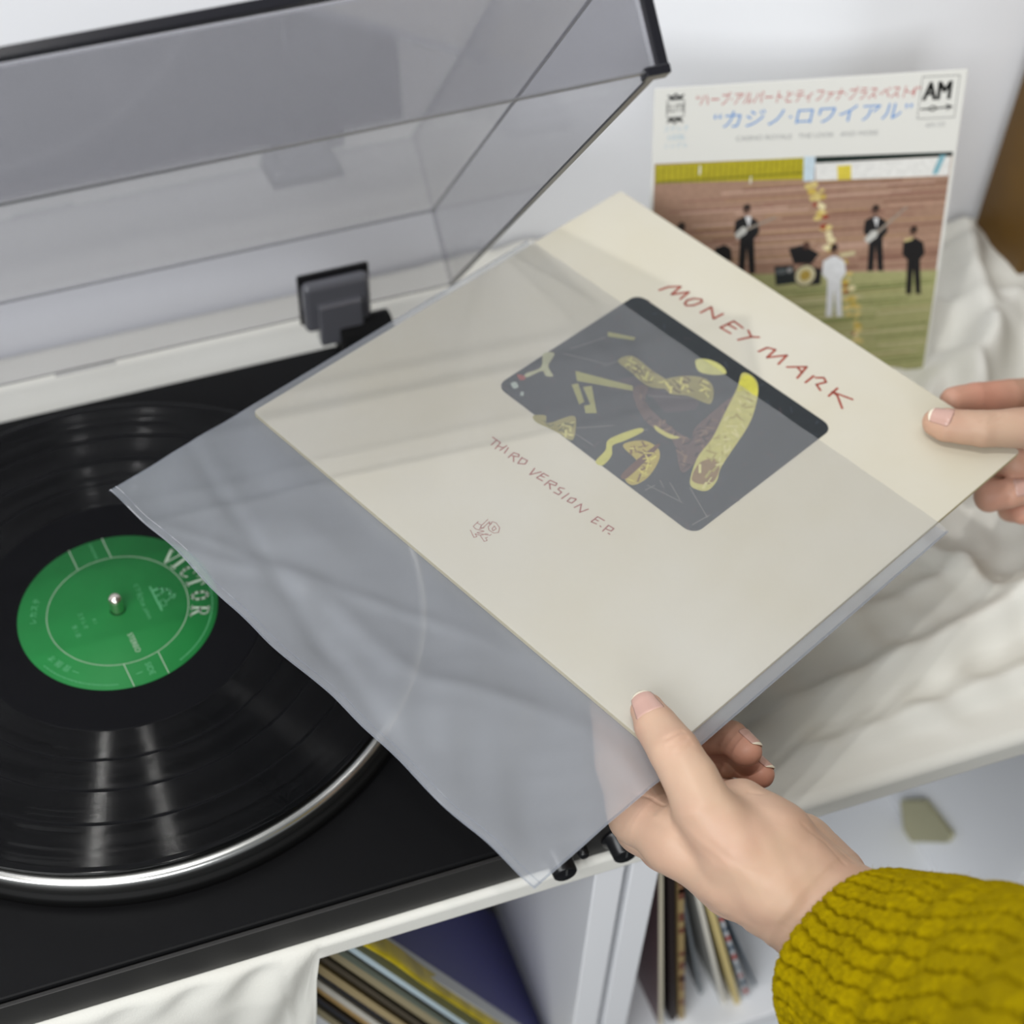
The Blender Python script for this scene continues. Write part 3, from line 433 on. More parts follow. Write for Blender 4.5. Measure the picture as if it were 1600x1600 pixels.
def arc_strip(r, w, a0, a1, n=120, z=ZL):
    V = []; F = []
    for i in range(n + 1):
        a = a0 + (a1 - a0) * i / n
        V += [((r - w / 2) * math.cos(a), (r - w / 2) * math.sin(a), z), ((r + w / 2) * math.cos(a), (r + w / 2) * math.sin(a), z)]
    F = [(2 * i, 2 * i + 1, 2 * i + 3, 2 * i + 2) for i in range(n)]
    return V, F
def R(d): return math.radians(d)
parts = [arc_strip(0.0353, 0.00035, 0, 2 * math.pi, 160)]
for a in (111, 86.5, -94, -70):
    r0, r1 = 0.0353, 0.0500; c, s = math.cos(R(a)), math.sin(R(a))
    ax = 8.3 + (90 if a > 0 else -90)
    # the dividers run parallel to the cross axis
    dx, dy = math.cos(R(ax)), math.sin(R(ax)); off = (a - ax); q = 0.0425 * math.sin(R(off)); px, py = -dy * q, dx * q
    t0, t1 = math.sqrt(r0 ** 2 - q * q), math.sqrt(r1 ** 2 - q * q)
    parts.append([g for g in ribbon([(px + dx * t0, py + dy * t0), (px + dx * t1, py + dy * t1)], 0.0004, ZL)])
link_mesh('label_rule_lines', *merge(parts), M_labelink, rec)
# serif capitals round the rim: strokes in a 1 x 1 em box
GL = {'V': [([(0.02, 1), (0.45, 0)], .2), ([(0.45, 0.02), (0.85, 1)], .09), ([(-.08, 1), (.25, 1)], .08), ([(.68, 1), (.98, 1)], .08)],
      'I': [([(0.3, 0), (0.3, 1)], .22), ([(0.08, 1), (.52, 1)], .08), ([(.08, 0), (.52, 0)], .08)],
      'C': [([(.80, .78), (.62, .98), (.38, .98)], .11), ([(.38, .98), (.18, .80), (.12, .5), (.18, .2), (.38, .02)], .2), ([(.38, .02), (.62, .02), (.82, .22)], .11), ([(.80, .66), (.80, 1)], .07)],
      'T': [([(.4, 0), (.4, 1)], .22), ([(-.02, .98), (.82, .98)], .1), ([(-.02, .98), (-.02, .74)], .08), ([(.82, .98), (.82, .74)], .08), ([(.2, 0), (.6, 0)], .08)],
      'O': [([(.45, 1), (.2, .85), (.12, .5), (.2, .15), (.45, 0)], .19), ([(.45, 0), (.70, .15), (.78, .5), (.70, .85), (.45, 1)], .19)],
      'R': [([(.2, 0), (.2, 1)], .2), ([(.02, 1), (.5, 1)], .08), ([(.5, 1), (.72, .88), (.72, .62), (.5, .5), (.2, .5)], .12), ([(.42, .5), (.82, 0)], .2), ([(.02, 0), (.4, 0)], .08), ([(.7, 0), (.98, 0)], .08)]}
def glyph_on_arc(ch, ang, r, size, out=True):
    ps = []
    for pl, w in GL[ch]:
        ps.append(ribbon([((x - 0.45) * size * 0.85, (y - 0.5) * size) for x, y in pl], w * size * 0.9, 0))
    g = merge(ps); return xf2(g, R(ang - 90), r * math.cos(R(ang)), r * math.sin(R(ang)))
g = merge([glyph_on_arc(c, a, 0.0413, 0.0084) for c, a in zip('VICTOR', (37.8, 28.0, 18.5, 6.8, -6.2, -20.0))])
link_mesh('label_maker_name', [(x, y, ZL) for x, y, z in g[0]], g[1], M_labelink, rec)
UPA = 8.3 - 90
def label_text(body, size, x, y, shear=0.0, **k):        # x to the right, y up in the label's own reading frame (metres)
    g = text_geo(body, size, **k); c, s = math.cos(R(UPA)), math.sin(R(UPA))
    return xf2(g, R(UPA), x * c - y * s, x * s + y * c)
def lt(name, gs, m):
    g = merge(gs); return tag(link_mesh(name, [(x, y, ZL) for x, y, z in g[0]], g[1], m, rec), kind='stuff')
lt('label_stereo_text', [label_text('STEREO', 0.0038, 0.0238, -0.0012)], M_labelink)
lt('label_side_text', [label_text('SIDE', 0.0042, 0.0425, 0.0002), label_text('1', 0.0046, 0.0427, -0.0056)], M_labelfaint)
lt('label_small_text', [label_text('LONG PLAY', 0.0022, -0.0425, 0.001), label_text('VICTOR  JAPAN', 0.0026, 0.004, 0.0115), label_text('\u30d3\u30af\u30bf\u30fc', 0.0030, -0.006, 0.0125),
    label_text('A 1', 0.0026, 0.002, -0.0135), label_text('\u30b9\u30c6\u30ec\u30aa', 0.0030, -0.001, -0.0190), label_text('\u7b2c 1 \u9762', 0.0028, 0.004, -0.0240)], M_labelfaint)
# trade mark above the spindle: a dog listening to a horn gramophone, in a few faint strokes
dg = [([(-8, 0), (9, 0)], 1.0), ([(-5, 1), (-5, 4), (-3, 6), (-2, 8)], 1.5), ([(-2, 8), (0, 8.5), (1, 7)], 1.2), ([(-3, 6), (-1, 3), (-1, 1)], 1.0),
      ([(3, 1), (7, 1), (7, 3.5), (3, 3.5), (3, 1)], .5), ([(5, 3.5), (4, 6), (2.4, 7.2)], .8), ([(2.6, 7.0), (1.8, 10), (4.6, 8.2), (2.6, 7.0)], .7)]
c, s = math.cos(R(UPA)), math.sin(R(UPA))
g = merge([ribbon([(x / 1000, y / 1000) for x, y in pl], w * 0.0009, 0) for pl, w in dg])
g = xf2(g, R(UPA), 0.0015 * c - 0.0195 * s, 0.0015 * s + 0.0195 * c)
link_mesh('label_trade_mark', [(x, y, ZL) for x, y, z in g[0]], g[1], M_labelfaint, rec)
# tiny rim print
rim = []
for i in range(150):
    a = -150 + i * 1.15
    if -101 < a < -62 or a > 8: continue
    rim.append(xf2(ribbon([(-0.0002, 0), (0.0003, 0.0006 * random.random())], 0.00045), R(a), 0.0472 * math.cos(R(a)), 0.0472 * math.sin(R(a))))
for i, a in enumerate((166, 160, 154, 172, -151, -144, -137, -130)):
    rim.append(xf2(text_geo('\u30ab\u30b9\u30c6\u30ec\u30aa\u76e4\u97f3\u30fc'[i % 8], 0.0042), R(a + 90 + 180), 0.0405 * math.cos(R(a)), 0.0405 * math.sin(R(a))))
g = merge(rim); tag(link_mesh('label_rim_text', [(x, y, ZL) for x, y, z in g[0]], g[1], M_labelfaint, rec), kind='stuff')

# ---------------------------------------------------------------- hand-held record sleeve (ten inch)
S = 130.0
def rounded_sq(s, r, n=6):
    P = []
    for cx, cy, a0 in ((s - r, s - r, 0), (-s + r, s - r, 90), (-s + r, -s + r, 180), (s - r, -s + r, 270)):
        for k in range(n + 1): a = R(a0 + 90 * k / n); P.append((cx + r * math.cos(a), cy + r * math.sin(a)))
    return P
def slab(name, P2, f, z0, z1, m, parent, bevel=0.0005, mats2=None):
    n = len(P2); V = [f(x, y, z0) for x, y in P2] + [f(x, y, z1) for x, y in P2]
    F = [tuple(range(n))[::-1], tuple(range(n, 2 * n))] + [(k, (k + 1) % n, n + (k + 1) % n, n + k) for k in range(n)]
    return link_mesh(name, V, F, m if mats2 is None else [m, mats2], parent, bevel=bevel, midx=None if mats2 is None else [0, 0] + [1] * n)
js = thing('record_sleeve', J(0, 0, -1.3), 'cream record sleeve with red handwritten title held out in two hands', 'record sleeve')
slab('card_cover', rounded_sq(S, 2.2), J, -1.3, 1.3, M_card, js, 0.0004, M_cardedge)
def print_geo(name, layers, f, parent):
    """layers: list of (polygon or (V,F) strokes, colour, height mm) -> one flat print with a colour per face"""
    V = []; F = []; C = []
    for geo, colr, h in layers:
        if isinstance(geo, tuple): gv, gf = geo; gv = [(x, y) for x, y, _ in gv]
        else: gv, gf = geo, [tuple(range(len(geo)))]
        k = len(V); V += [f(x, y, h) for x, y in gv]; F += [tuple(i + k for i in q) for q in gf]; C += [colr] * len(gf)
    o = link_mesh(name, V, F, M_print, parent)
    ca = o.data.color_attributes.new('ink', 'FLOAT_COLOR', 'CORNER')
    arr = np.ones((len(o.data.loops), 4), dtype=np.float32)
    for p_, c_ in zip(o.data.polygons, C): arr[p_.loop_start:p_.loop_start + p_.loop_total, :3] = c_
    ca.data.foreach_set('color', arr.ravel())
    return o
def smooth_poly(P, n=5):
    out = []; m = len(P)
    for i in range(m):
        a, b, c, d = (np.array(P[(i + k) % m]) for k in (-1, 0, 1, 2))
        for k in range(n):
            t = k / n; out.append(tuple(0.5 * ((2 * b) + (-a + c) * t + (2 * a - 5 * b + 4 * c - d) * t * t + (-a + 3 * b - 3 * c + d) * t ** 3)))
    return out
D = DATA
DK, YL, YD, BR = srgb(34, 40, 44), srgb(192, 186, 106), srgb(150, 142, 82), srgb(92, 62, 52)
# rounded picture field
fld = []
for cx, cy, a0 in ((54.5, 67.5, 0), (-60.5, 67.5, 90), (-60.5, -24, 180), (54.5, -24, 270)):
    for k in range(7): a = R(a0 + 15 * k); fld.append((cx + 6 * math.cos(a), cy + 6 * math.sin(a)))
lay = [(fld, DK, 1.33)]
def A(key, c, h, sm=True): lay.append((smooth_poly(D[key]) if sm else [tuple(q) for q in D[key]], c, h))
A('brownsh', srgb(92, 70, 64), 1.36); A('arm', YL, 1.40); A('armtip', srgb(206, 200, 78), 1.43); A('lemon', srgb(200, 198, 124), 1.38)
A('face', YD, 1.38); A('curl', YD, 1.40)
for k in ('bar1', 'bar2', 'bar3', 'bar4'): A(k, srgb(160, 158, 92), 1.38, False)
A('Y', srgb(176, 176, 140), 1.38); A('kn', YD, 1.38); A('ribbon', srgb(190, 186, 90), 1.40); A('wing', srgb(176, 160, 70), 1.38); A('wingl', srgb(96, 60, 40), 1.41)
A('spark', YL, 1.38)
lay.append((smooth_poly([(38, -5), (45, 0), (42, 10), (36, 14), (33, 6)]), srgb(140, 112, 66), 1.415))
lay.append((smooth_poly([(-30, 10), (-14, 22), (0, 20), (8, 34), (-2, 40), (-16, 34), (-28, 24)]), srgb(64, 54, 58), 1.352))
for k in ('dot', 'dot3'): A(k, srgb(170, 180, 170), 1.38)
A('dot2', srgb(150, 60, 50), 1.38)
for l in D['lines']: lay.append((ribbon(l, 0.35), srgb(120, 120, 112), 1.37))
rr = random.Random(3)
def inside(pt, P):
    c = False; x, y = pt
    for i in range(len(P)):
        (x1, y1), (x2, y2) = P[i], P[i - 1]
        if (y1 > y) != (y2 > y) and x < (x2 - x1) * (y - y1) / (y2 - y1) + x1: c = not c
    return c
for key, n, cols, zz in (('arm', 44, (srgb(168, 158, 82), srgb(206, 200, 134)), 1.42), ('face', 26, (srgb(110, 90, 46), srgb(206, 196, 110)), 1.40), ('curl', 26, (srgb(112, 96, 50), srgb(200, 192, 110)), 1.42),
                   ('brownsh', 60, (srgb(124, 96, 76), srgb(58, 44, 46)), 1.37), ('wing', 26, (srgb(120, 92, 40), srgb(206, 194, 90)), 1.40), ('kn', 16, (srgb(196, 188, 120), srgb(110, 104, 60)), 1.40), ('field', 170, (srgb(46, 52, 60), srgb(56, 50, 54)), 1.345)):
    P = [tuple(q) for q in (fld if key == 'field' else D[key])]; xs = [q[0] for q in P]; ys = [q[1] for q in P]; got = 0; tries = 0
    while got < n and tries < 900:
        tries += 1; p0 = (rr.uniform(min(xs), max(xs)), rr.uniform(min(ys), max(ys))); a = rr.uniform(0, 6.28); L = rr.uniform(1.5, 5)
        p1 = (p0[0] + L * math.cos(a), p0[1] + L * math.sin(a))
        if inside(p0, P) and inside(p1, P) and (key == 'field' or True):
            got += 1; lay.append((ribbon([p0, p1], rr.uniform(0.5, 1.4)), cols[got % 2], zz + 0.004 * (got % 4)))
print_geo('cover_picture', lay, J, js)
def ink(name, strokes, w, m, f, h, parent):
    ps = []
    for i, s_ in enumerate(strokes): ps.append(ribbon(s_, w))
    V, F = merge(ps); return link_mesh(name, [f(x, y, h) for x, y, _ in V], F, m, parent)
ink('title_lettering', D['mm'], 1.25, M_ink, J, 1.34, js)
ink('subtitle_lettering', D['tv'], 0.62, M_ink2, J, 1.34, js)
ink('label_emblem', D['mo'], 0.32, M_ink2, J, 1.34, js)

# clear plastic outer sleeve around it, pulled down past the card
U0, U1, W0, W1 = -134.5, 136.6, -211.0, 61.5
def film_n(u, v, side):
    e = min(1, max(0, min(u - U0, U1 - u) / 5.0)); e = math.sin(e * math.pi / 2)
    on = min(1, max(0, (v + 140) / 12)); on = on * on * (3 - 2 * on)
    b = min(1, max(0, (v - W0) / 4.0))
    free = 1 - on
    w = 1.5 * math.sin(u * 0.062 + 1.7 * math.sin(v * 0.045)) + 0.9 * math.sin(v * 0.11 + 2.0 * math.sin(u * 0.05) + 1) + 1.3 * math.exp(-((v + 178 - 0.28 * u + 8 * math.sin(u * 0.05)) / 5.5) ** 2) - 1.1 * math.exp(-((v + 196 + 0.22 * u) / 4.5) ** 2) + 0.9 * math.exp(-((v + 160 - 0.45 * u) / 4.0) ** 2) + 0.30 * math.sin(u * 0.21 + v * 0.13 + math.sin(v * 0.1)) + 0.05 * math.sin(u * 0.42 - v * 0.3)
    w *= (min(1, (-v - 132) / 25) if v < -132 else 0) * (0.35 + 0.65 * min(1, (u - U0) / 30)) * (0.55 + 0.45 * min(1, (v - W0) / 15))
    return side * (1.55 * on + 0.5 * free * b) * max(e, 0.12) + w * 1.05 + (0.12 * math.sin(u * 0.3 + v * 0.05) * on * side)
fs = thing('plastic_outer_sleeve', J(0, -75, -2), 'clear plastic outer sleeve half pulled off the cream record sleeve', 'plastic sleeve')
for nm, side in (('front_film', 1), ('back_film', -1)):
    def fn(a, b, side=side):
        u = U0 + (U1 - U0) * a; v = W0 + (W1 - W0) * b
        uu = u; vv = v + (0.8 * math.sin(u * 0.045) + 0.5 * math.sin(u * 0.13)) * (1 - b) ** 3
        return J(uu, vv, film_n(u, v, side) + (0.02 if side > 0 else -0.02))
    V, F = grid(150, 150, fn); link_mesh(nm, V, F, M_film if side > 0 else M_filmback, fs, smooth=True)
def strip(name, path, w, m, parent, f):
    V, F = [], []
    for i, (u, v, du, dv) in enumerate(path): V += [f(u, v), f(u + du * w, v + dv * w)]
    F = [(2 * i, 2 * i + 1, 2 * i + 3, 2 * i + 2) for i in range(len(path) - 1)]
    return link_mesh(name, V, F, m, parent, smooth=True)
bot = [(U0 + (U1 - U0) * k / 80, W0 + (0.8 * math.sin((U0 + (U1 - U0) * k / 80) * 0.045) + 0.5 * math.sin((U0 + (U1 - U0) * k / 80) * 0.13)), 0, 1) for k in range(81)]
strip('welded_seam', [(u, v + 3.2, 0, 1) for u, v, _, _ in bot], 0.5, M_seam, fs, lambda u, v: J(u, v, film_n(u, v, 1) + 0.15))
strip('welded_edge', bot, 0.8, M_seam, fs, lambda u, v: J(u, v, film_n(u, v, 1) + 0.12))
strip('welded_edge', [(U1 - 1.0, W0 + (W1 - W0) * k / 60, 1, 0) for k in range(61)], 0.9, M_seam, fs, lambda u, v: J(u, v, film_n(u, v, 1) + 0.1))
strip('welded_edge', [(U0, W0 + (W1 - W0) * k / 60, 1, 0) for k in range(61)], 0.8, M_seam, fs, lambda u, v: J(u, v, film_n(u, v, 1) + 0.1))

# ---------------------------------------------------------------- small record sleeve at the wall
EA, ET, ES = -0.2301, 0.3426, 0.1734
EU = Vector((math.cos(EA), math.sin(EA), 0)); EP_ = Vector((-math.sin(EA) * math.sin(ET), math.cos(EA) * math.sin(ET), math.cos(ET))); EN = EU.cross(EP_)
EB = Vector((0.4198, 0.0864, -0.0440))
def E(x, y, n=0.0): return EB + EU * (x / 1000) + EP_ * (y / 1000) + EN * (n / 1000)
ep = thing('small_record_sleeve', EB, 'white seven inch record sleeve with a photo of a band, leaning at the back', 'record sleeve')
hs_ = ES * 500
slab('card_cover', [(-hs_, 0), (hs_, 0), (hs_, 2 * hs_), (-hs_, 2 * hs_)], E, -1.6, 0, M_whitecard, ep, 0.0004)
Ed = D['ep']; lay = []
def Q(P, c, h): lay.append(([tuple(q) for q in P], c, h))
Q(Ed['pic'], srgb(160, 128, 108), 0.05)
x0, x1 = -84.5, 84.5; rr = random.Random(5)
for i in range(58):          # timber wall boards
    yy = 58 + i * 1.1; c = rr.choice((srgb(176, 142, 122), srgb(148, 112, 96), srgb(166, 134, 104), srgb(186, 154, 136), srgb(134, 98, 82)))
    a = rr.uniform(x0, x1 - 30); b = min(x1, a + rr.uniform(25, 110)); Q([(a, yy), (b, yy - .3), (b, yy + .9), (a, yy + 1.2)], c, 0.08)
Q(Ed['floor'], srgb(166, 166, 116), 0.10)
for i in range(60):
    yy = 1.5 + i * 0.95; c = rr.choice((srgb(186, 184, 136), srgb(140, 146, 90), srgb(196, 190, 150), srgb(120, 132, 76), srgb(158, 150, 100)))
    a = rr.uniform(x0, x1 - 25); b = min(x1 - .5, a + rr.uniform(20, 90)); t = yy + 0.0
    if yy < 56: Q([(a, yy), (b, yy + 1), (b, yy + 1.9), (a, yy + .8)], c, 0.12)
Q(Ed['yband'], srgb(176, 164, 30), 0.12); Q(Ed['dk'], srgb(14, 34, 28), 0.14); Q(Ed['wht'], srgb(226, 226, 222), 0.12); Q(Ed['ysq'], srgb(214, 196, 70), 0.16); Q(Ed['bl'], srgb(130, 178, 190), 0.16); Q(Ed['post'], srgb(196, 214, 224), 0.16)
for k in range(26):
    x = Ed['yband'][0][0] + 1.5 + k * 3.2
    if x < Ed['yband'][1][0]: Q([(x, 121.5), (x + .4, 121.5), (x + .4, 131), (x, 131)], srgb(128, 122, 24), 0.15)
Q([(-84, 122.6), (0, 122.6), (0, 123.8), (-84, 123.8)], srgb(132, 126, 20), 0.15)
Q([(-60, 126), (-59, 126), (-59, 131), (-60, 131)], srgb(225, 225, 210), 0.17); Q([(-30.6, 119), (-29.8, 119), (-29.8, 123), (-30.6, 123)], srgb(225, 225, 210), 0.17)
for i, (x, y) in enumerate(Ed['gar']):
    for k in range(3):
        xx, yy, r0 = x + rr.uniform(-3.6, 3.6), y + rr.uniform(-1.8, 1.8), rr.uniform(1.5, 2.7)
        c = rr.choice((srgb(206, 186, 116), srgb(196, 170, 80), srgb(226, 214, 170), srgb(150, 60, 40), srgb(214, 196, 130)))
        Q([(xx + r0 * math.cos(t), yy + .7 * r0 * math.sin(t)) for t in [k2 * math.pi / 4 for k2 in range(8)]], c, 0.14 + 0.01 * k)
BK = srgb(24, 24, 26)
def disc(x, y, r0, c, h, sy=1.0): Q([(x + r0 * math.cos(t), y + sy * r0 * math.sin(t)) for t in [k2 * math.pi / 8 for k2 in range(16)]], c, h)
for nm, hd, c in (('g1', 'headone', BK), ('g2', 'headtwo', BK), ('tr', 'headthree', BK), ('wt', 'headfour', srgb(222, 224, 226))):
    Q(Ed[nm], c, 0.20); x, y = Ed[hd][0]; disc(x, y, 2.3, srgb(90, 66, 54), 0.22, 1.2); disc(x, y + 1.2, 2.2, srgb(30, 24, 22), 0.23, 0.6)
ms = Ed['misc']
Q(ms['seat'], BK, 0.2); Q(ms['head3'], srgb(50, 40, 36), 0.2); Q(ms['drumr'], BK, 0.2); Q(ms['dr1'], srgb(36, 42, 44), 0.2); Q(ms['dr2'], srgb(30, 30, 32), 0.2)
Q(ms['shirt1'], srgb(220, 220, 220), 0.23); Q(ms['shirt2'], srgb(220, 220, 220), 0.23)
for k in ('guit1', 'guit2'): Q(ms[k], srgb(196, 196, 190), 0.24)
for k in ('neck1', 'neck2'): Q(ms[k], srgb(150, 140, 128), 0.25)
Q(ms['horn'], srgb(200, 186, 130), 0.25); Q(ms['arm'], srgb(200, 190, 150), 0.19)
x, y = Ed['drum'][0]; disc(x, y, 6.6, srgb(60, 56, 50), 0.22); disc(x, y, 5.9, srgb(206, 198, 160), 0.23); disc(x, y, 3.2, srgb(176, 150, 70), 0.24)
x, y = Ed['drum0'][0]; disc(x, y + 1.5, 3.6, srgb(90, 96, 98), 0.22, .5); disc(x + 5, y + 2, 1.5, srgb(160, 160, 160), 0.24)
x = (ms['drumr'][1][0]); y = ms['drumr'][1][1]; disc(x + 1.5, y - .5, 2.2, srgb(86, 60, 50), 0.22)
print_geo('band_photo', lay, E, ep)
def etext(name, items, m, shear=0):
    gs = []
    for body, size, x, y, ang, sx in items: gs.append(xf2(text_geo(body, size, shear=shear), ang, x, y, sx, 1.0))
    g = merge(gs); return link_mesh(name, [E(x, y, 0.08) for x, y, _ in g[0]], g[1], m, ep)
M_er = mat('red_print', srgb(186, 66, 62), 0.5); M_eb = mat('blue_print', srgb(70, 140, 210), 0.5); M_eg = mat('grey_print', srgb(150, 152, 152), 0.5); M_ek = mat('black_print', srgb(22, 24, 24), 0.5); M_el = mat('pale_blue_print', srgb(176, 200, 214), 0.5)
etext('red_title_text', [('\u201c\u30cf\u30fc\u30d6\u00b7\u30a2\u30eb\u30d1\u30fc\u30c8\u3068\u30c6\u30a3\u30d5\u30a1\u30ca\u00b7\u30d6\u30e9\u30b9\u00b7\u30d9\u30b9\u30c84\u201d', 7.6, -1.8, 162.0, -0.022, 0.745)], M_er, 0.2)
o_ = etext('blue_title_text', [('\u201c\u30ab\u30b8\u30ce\u00b7\u30ed\u30ef\u30a4\u30a2\u30eb\u201d', 10.6, 1.5, 150.3, -0.012, 1.16)], M_eb, 0.12)
etext('grey_small_text', [('CASINO ROYALE   THE LOOK   AND MORE', 3.6, 0, 142.2, -0.022, 1.15)], M_eg)
etext('maker_emblem_text', [('AM', 13.5, 71.2 + dx_, 158.2 + dy_, 0, 0.82) for dx_, dy_ in ((-.5, 0), (0, 0), (.5, 0), (0, .4), (.4, .4), (-.4, .4))], M_ek)
g = merge([ribbon([(63, 153.6), (68, 153.6)], .9), ribbon([(67, 153.6), (69.5, 155.0), (72, 153.6), (69.5, 152.4), (67, 153.6)], .8), ribbon([(71, 153.6), (80, 154.0)], .8), ribbon([(77, 155.3), (80.5, 154.0), (77.5, 152.6)], .7),
           ribbon([(61.5, 170.8), (82.5, 170.4), (82.5, 148.2), (61.5, 148.6), (61.5, 170.8)], .3)])
link_mesh('maker_emblem_arrow', [E(x, y, .08) for x, y, _ in g[0]], g[1], M_ek, ep)
etext('catalogue_text', [('AM-153', 3.4, 72.3, 143.6, 0, 1.0)], M_eg)
etext('elite_emblem_text', [('ELITE', 5.8, -74.6, 160.8, 0, 0.78)], M_ek)
g = merge([ribbon([(-79, 169.5), (-77, 168.6), (-75, 170.2), (-73, 168.6), (-70.5, 169.5)], .9), ribbon([(-78, 168), (-71.5, 168)], 1.2), ribbon([(-79.5, 167), (-79.5, 158), (-70, 158), (-70, 167), (-79.5, 167)], .35),
           ribbon([(-78, 157), (-71.5, 157)], 1.2), ribbon([(-79, 155.5), (-77, 156.4), (-75, 154.8), (-73, 156.4), (-70.5, 155.5)], .9)])
link_mesh('elite_emblem_crest', [E(x, y, .08) for x, y, _ in g[0]], g[1], M_ek, ep)
etext('pale_side_text', [('\u30b9\u30c6\u30ec\u30aa', 3.6, -73.8, 150.6, 0, 1), ('33\u56de\u8ee2', 3.4, -73.8, 146.0, 0, 1), ('\u30b7\u30f3\u30b0\u30eb', 3.4, -73.8, 141.6, 0, 1)], M_el)
g = ribbon([(-82.6, 171), (60, 171)], .2)

# ---------------------------------------------------------------- records on the shelves
def shelf_rec(x_t, z_t, x_b, z_b, th, yf, depth, col, label, group, edge=None, zfloor=-0.3348, ztop=-0.078, name='shelved_record', rough=0.45):
    dx = (x_b - x_t) / (z_b - z_t)
    xb = x_t + (zfloor - z_t) * dx; xt = x_t + (ztop - z_t) * dx
    d = Vector((xt - xb, 0, ztop - zfloor)).normalized(); n = Vector((d.z, 0, -d.x))     # n points to the right / up
    if n.x < 0: n = -n
    L = (Vector((xt, 0, ztop)) - Vector((xb, 0, zfloor))).length - 0.004
    B0 = Vector((xb, yf, zfloor)) + d * (th * abs(n.z) / max(0.2, abs(d.z)) * 0 + 0.0005)
    lift = max(0, -n.z * th) ; B0 = B0 + Vector((0, 0, lift))
    f = lambda p: B0 + d * p.z + n * p.x + Vector((0, p.y, 0))
    t = thing(name, B0 + n * th / 2, label, 'record', group)
    m = mat('sleeve_card', col, rough); m2 = mat('sleeve_spine', edge, 0.6) if edge else m
    link_mesh('jacket', boxv(0, th, 0, depth, 0, L, f), BOXF, [m, m2], t, midx=[1, 1, 1, 0, 1, 0], bevel=0.0004)
    return t, f, L, m
G1 = 'records leaning in the right shelf'
specs = [(.2352, -.12, .2600, -.332, .0030, srgb(100, 74, 80), 'dull plum record sleeve with a cream edge, nearest the shelf divider', srgb(206, 198, 176)),
         (.2415, -.127, .2690, -.338, .0045, srgb(28, 18, 18), 'near black record sleeve beside the cream edged one in the right shelf', srgb(34, 22, 20)),
         (.2480, -.134, .2745, -.333, .0038, srgb(150, 126, 84), 'tan and brown record sleeve between the black sleeve and the grey one', srgb(158, 136, 92)),
         (.2540, -.149, .2900, -.3137, .0022, srgb(90, 96, 102), 'slate grey record sleeve behind the white one in the right shelf', srgb(120, 126, 130)),
         (.2590, -.149, .3000, -.3137, .0030, srgb(176, 176, 170), 'white edged record sleeve in the middle of the right shelf group', srgb(222, 218, 206)),
         (.2661, -.161, .3150, -.341, .0038, srgb(196, 178, 120), 'straw yellow record sleeve in the right shelf', srgb(214, 194, 132)),
         (.2755, -.178, .3205, -.330, .0026, srgb(170, 176, 180), 'record sleeve with red and blue spotted edge in the right shelf', srgb(196, 200, 204)),
         (.2800, -.180, .3262, -.320, .0012, srgb(96, 110, 122), 'thin slate blue record sleeve, outermost at the right of its group', srgb(70, 88, 104))]
YR = -0.165
for i, (a, b, c, d, th, col, lb, ed) in enumerate(specs):
    yy = YR + (0, 0.001, 0.0, 0.012, 0.001, -0.002, 0.0, 0.006)[i]
    t, f, L, m = shelf_rec(a, b, c, d, th, yy, 0.25, col, lb, G1, ed)
    if 'spotted' in lb:
        V, F = [], []
        rs = random.Random(2); gs = [[], []]
        for k in range(16):
            z = 0.01 + k * L / 17; gs[k % 2].append((boxv(0.0002, th - 0.0002, -0.0003, -0.0001, z, z + rs.uniform(.003, .008), f), BOXF))
        for gk, cc in zip(gs, (srgb(184, 60, 44), srgb(60, 88, 110))):
            V, F = merge(gk); tag(link_mesh('edge_print', V, F, mat('spot_print', cc, 0.6), t), kind='stuff')
    if 'tan and' in lb:
        gk = []; rs = random.Random(4)
        for k in range(14): z = rs.uniform(0.01, L - 0.02); gk.append((boxv(0.0003, th - 0.0003, -0.0003, -0.0001, z, z + rs.uniform(.004, .014), f), BOXF))
        V, F = merge(gk); tag(link_mesh('edge_print', V, F, mat('brown_print', srgb(110, 66, 50), 0.6), t), kind='stuff')
G2 = 'records leaning in the left shelf'
ls = [(.0180, .0040, srgb(120, 116, 100), srgb(150, 140, 110), 'greyish tan record sleeve at the far left of the leaning row'),
      (.0225, .0030, srgb(40, 40, 44), srgb(52, 52, 56), 'charcoal record sleeve second from the left of the leaning row'),
      (.0262, .0040, srgb(150, 120, 70), srgb(178, 146, 92), 'ochre brown record sleeve third from the left of the leaning row'),
      (.0308, .0036, srgb(196, 192, 180), srgb(204, 200, 188), 'off white record sleeve between the ochre and the black sleeve'),
      (.0350, .0030, srgb(26, 26, 30), srgb(40, 40, 46), 'black record sleeve in the middle of the leaning row'),
      (.0390, .0045, srgb(130, 116, 84), srgb(170, 152, 112), 'dusty tan record sleeve right of the black one'),
      (.0445, .0030, srgb(60, 56, 50), srgb(84, 76, 62), 'dark brown record sleeve between two tan sleeves'),
      (.0482, .0056, srgb(150, 140, 112), srgb(160, 148, 116), 'thick greenish tan record sleeve in the leaning row'),
      (.0550, .0030, srgb(110, 112, 100), srgb(96, 104, 92), 'grey green record sleeve left of the pale blue one'),
      (.0588, .0034, srgb(200, 214, 220), srgb(190, 208, 216), 'pale blue record sleeve beside the yellow bag')]
for i, (xt, th, col, ed, lb) in enumerate(ls):
    sl = 0.38 + i * 0.008
    shelf_rec(xt, -0.0947, xt + 0.1 * sl, -0.1947, th, YR + (i * 37 % 5) * 0.0012, 0.30, col, lb, G2, ed, ztop=-0.0815 - 0.003 * (i % 3))
t, f, L, m = shelf_rec(.0722, -0.0939, .0722 + .48 * .1, -0.1939, .0030, YR, 0.30, srgb(206, 208, 206), 'white bordered record sleeve with a dark blue picture in the yellow bag', G2, srgb(210, 210, 205), ztop=-0.080)
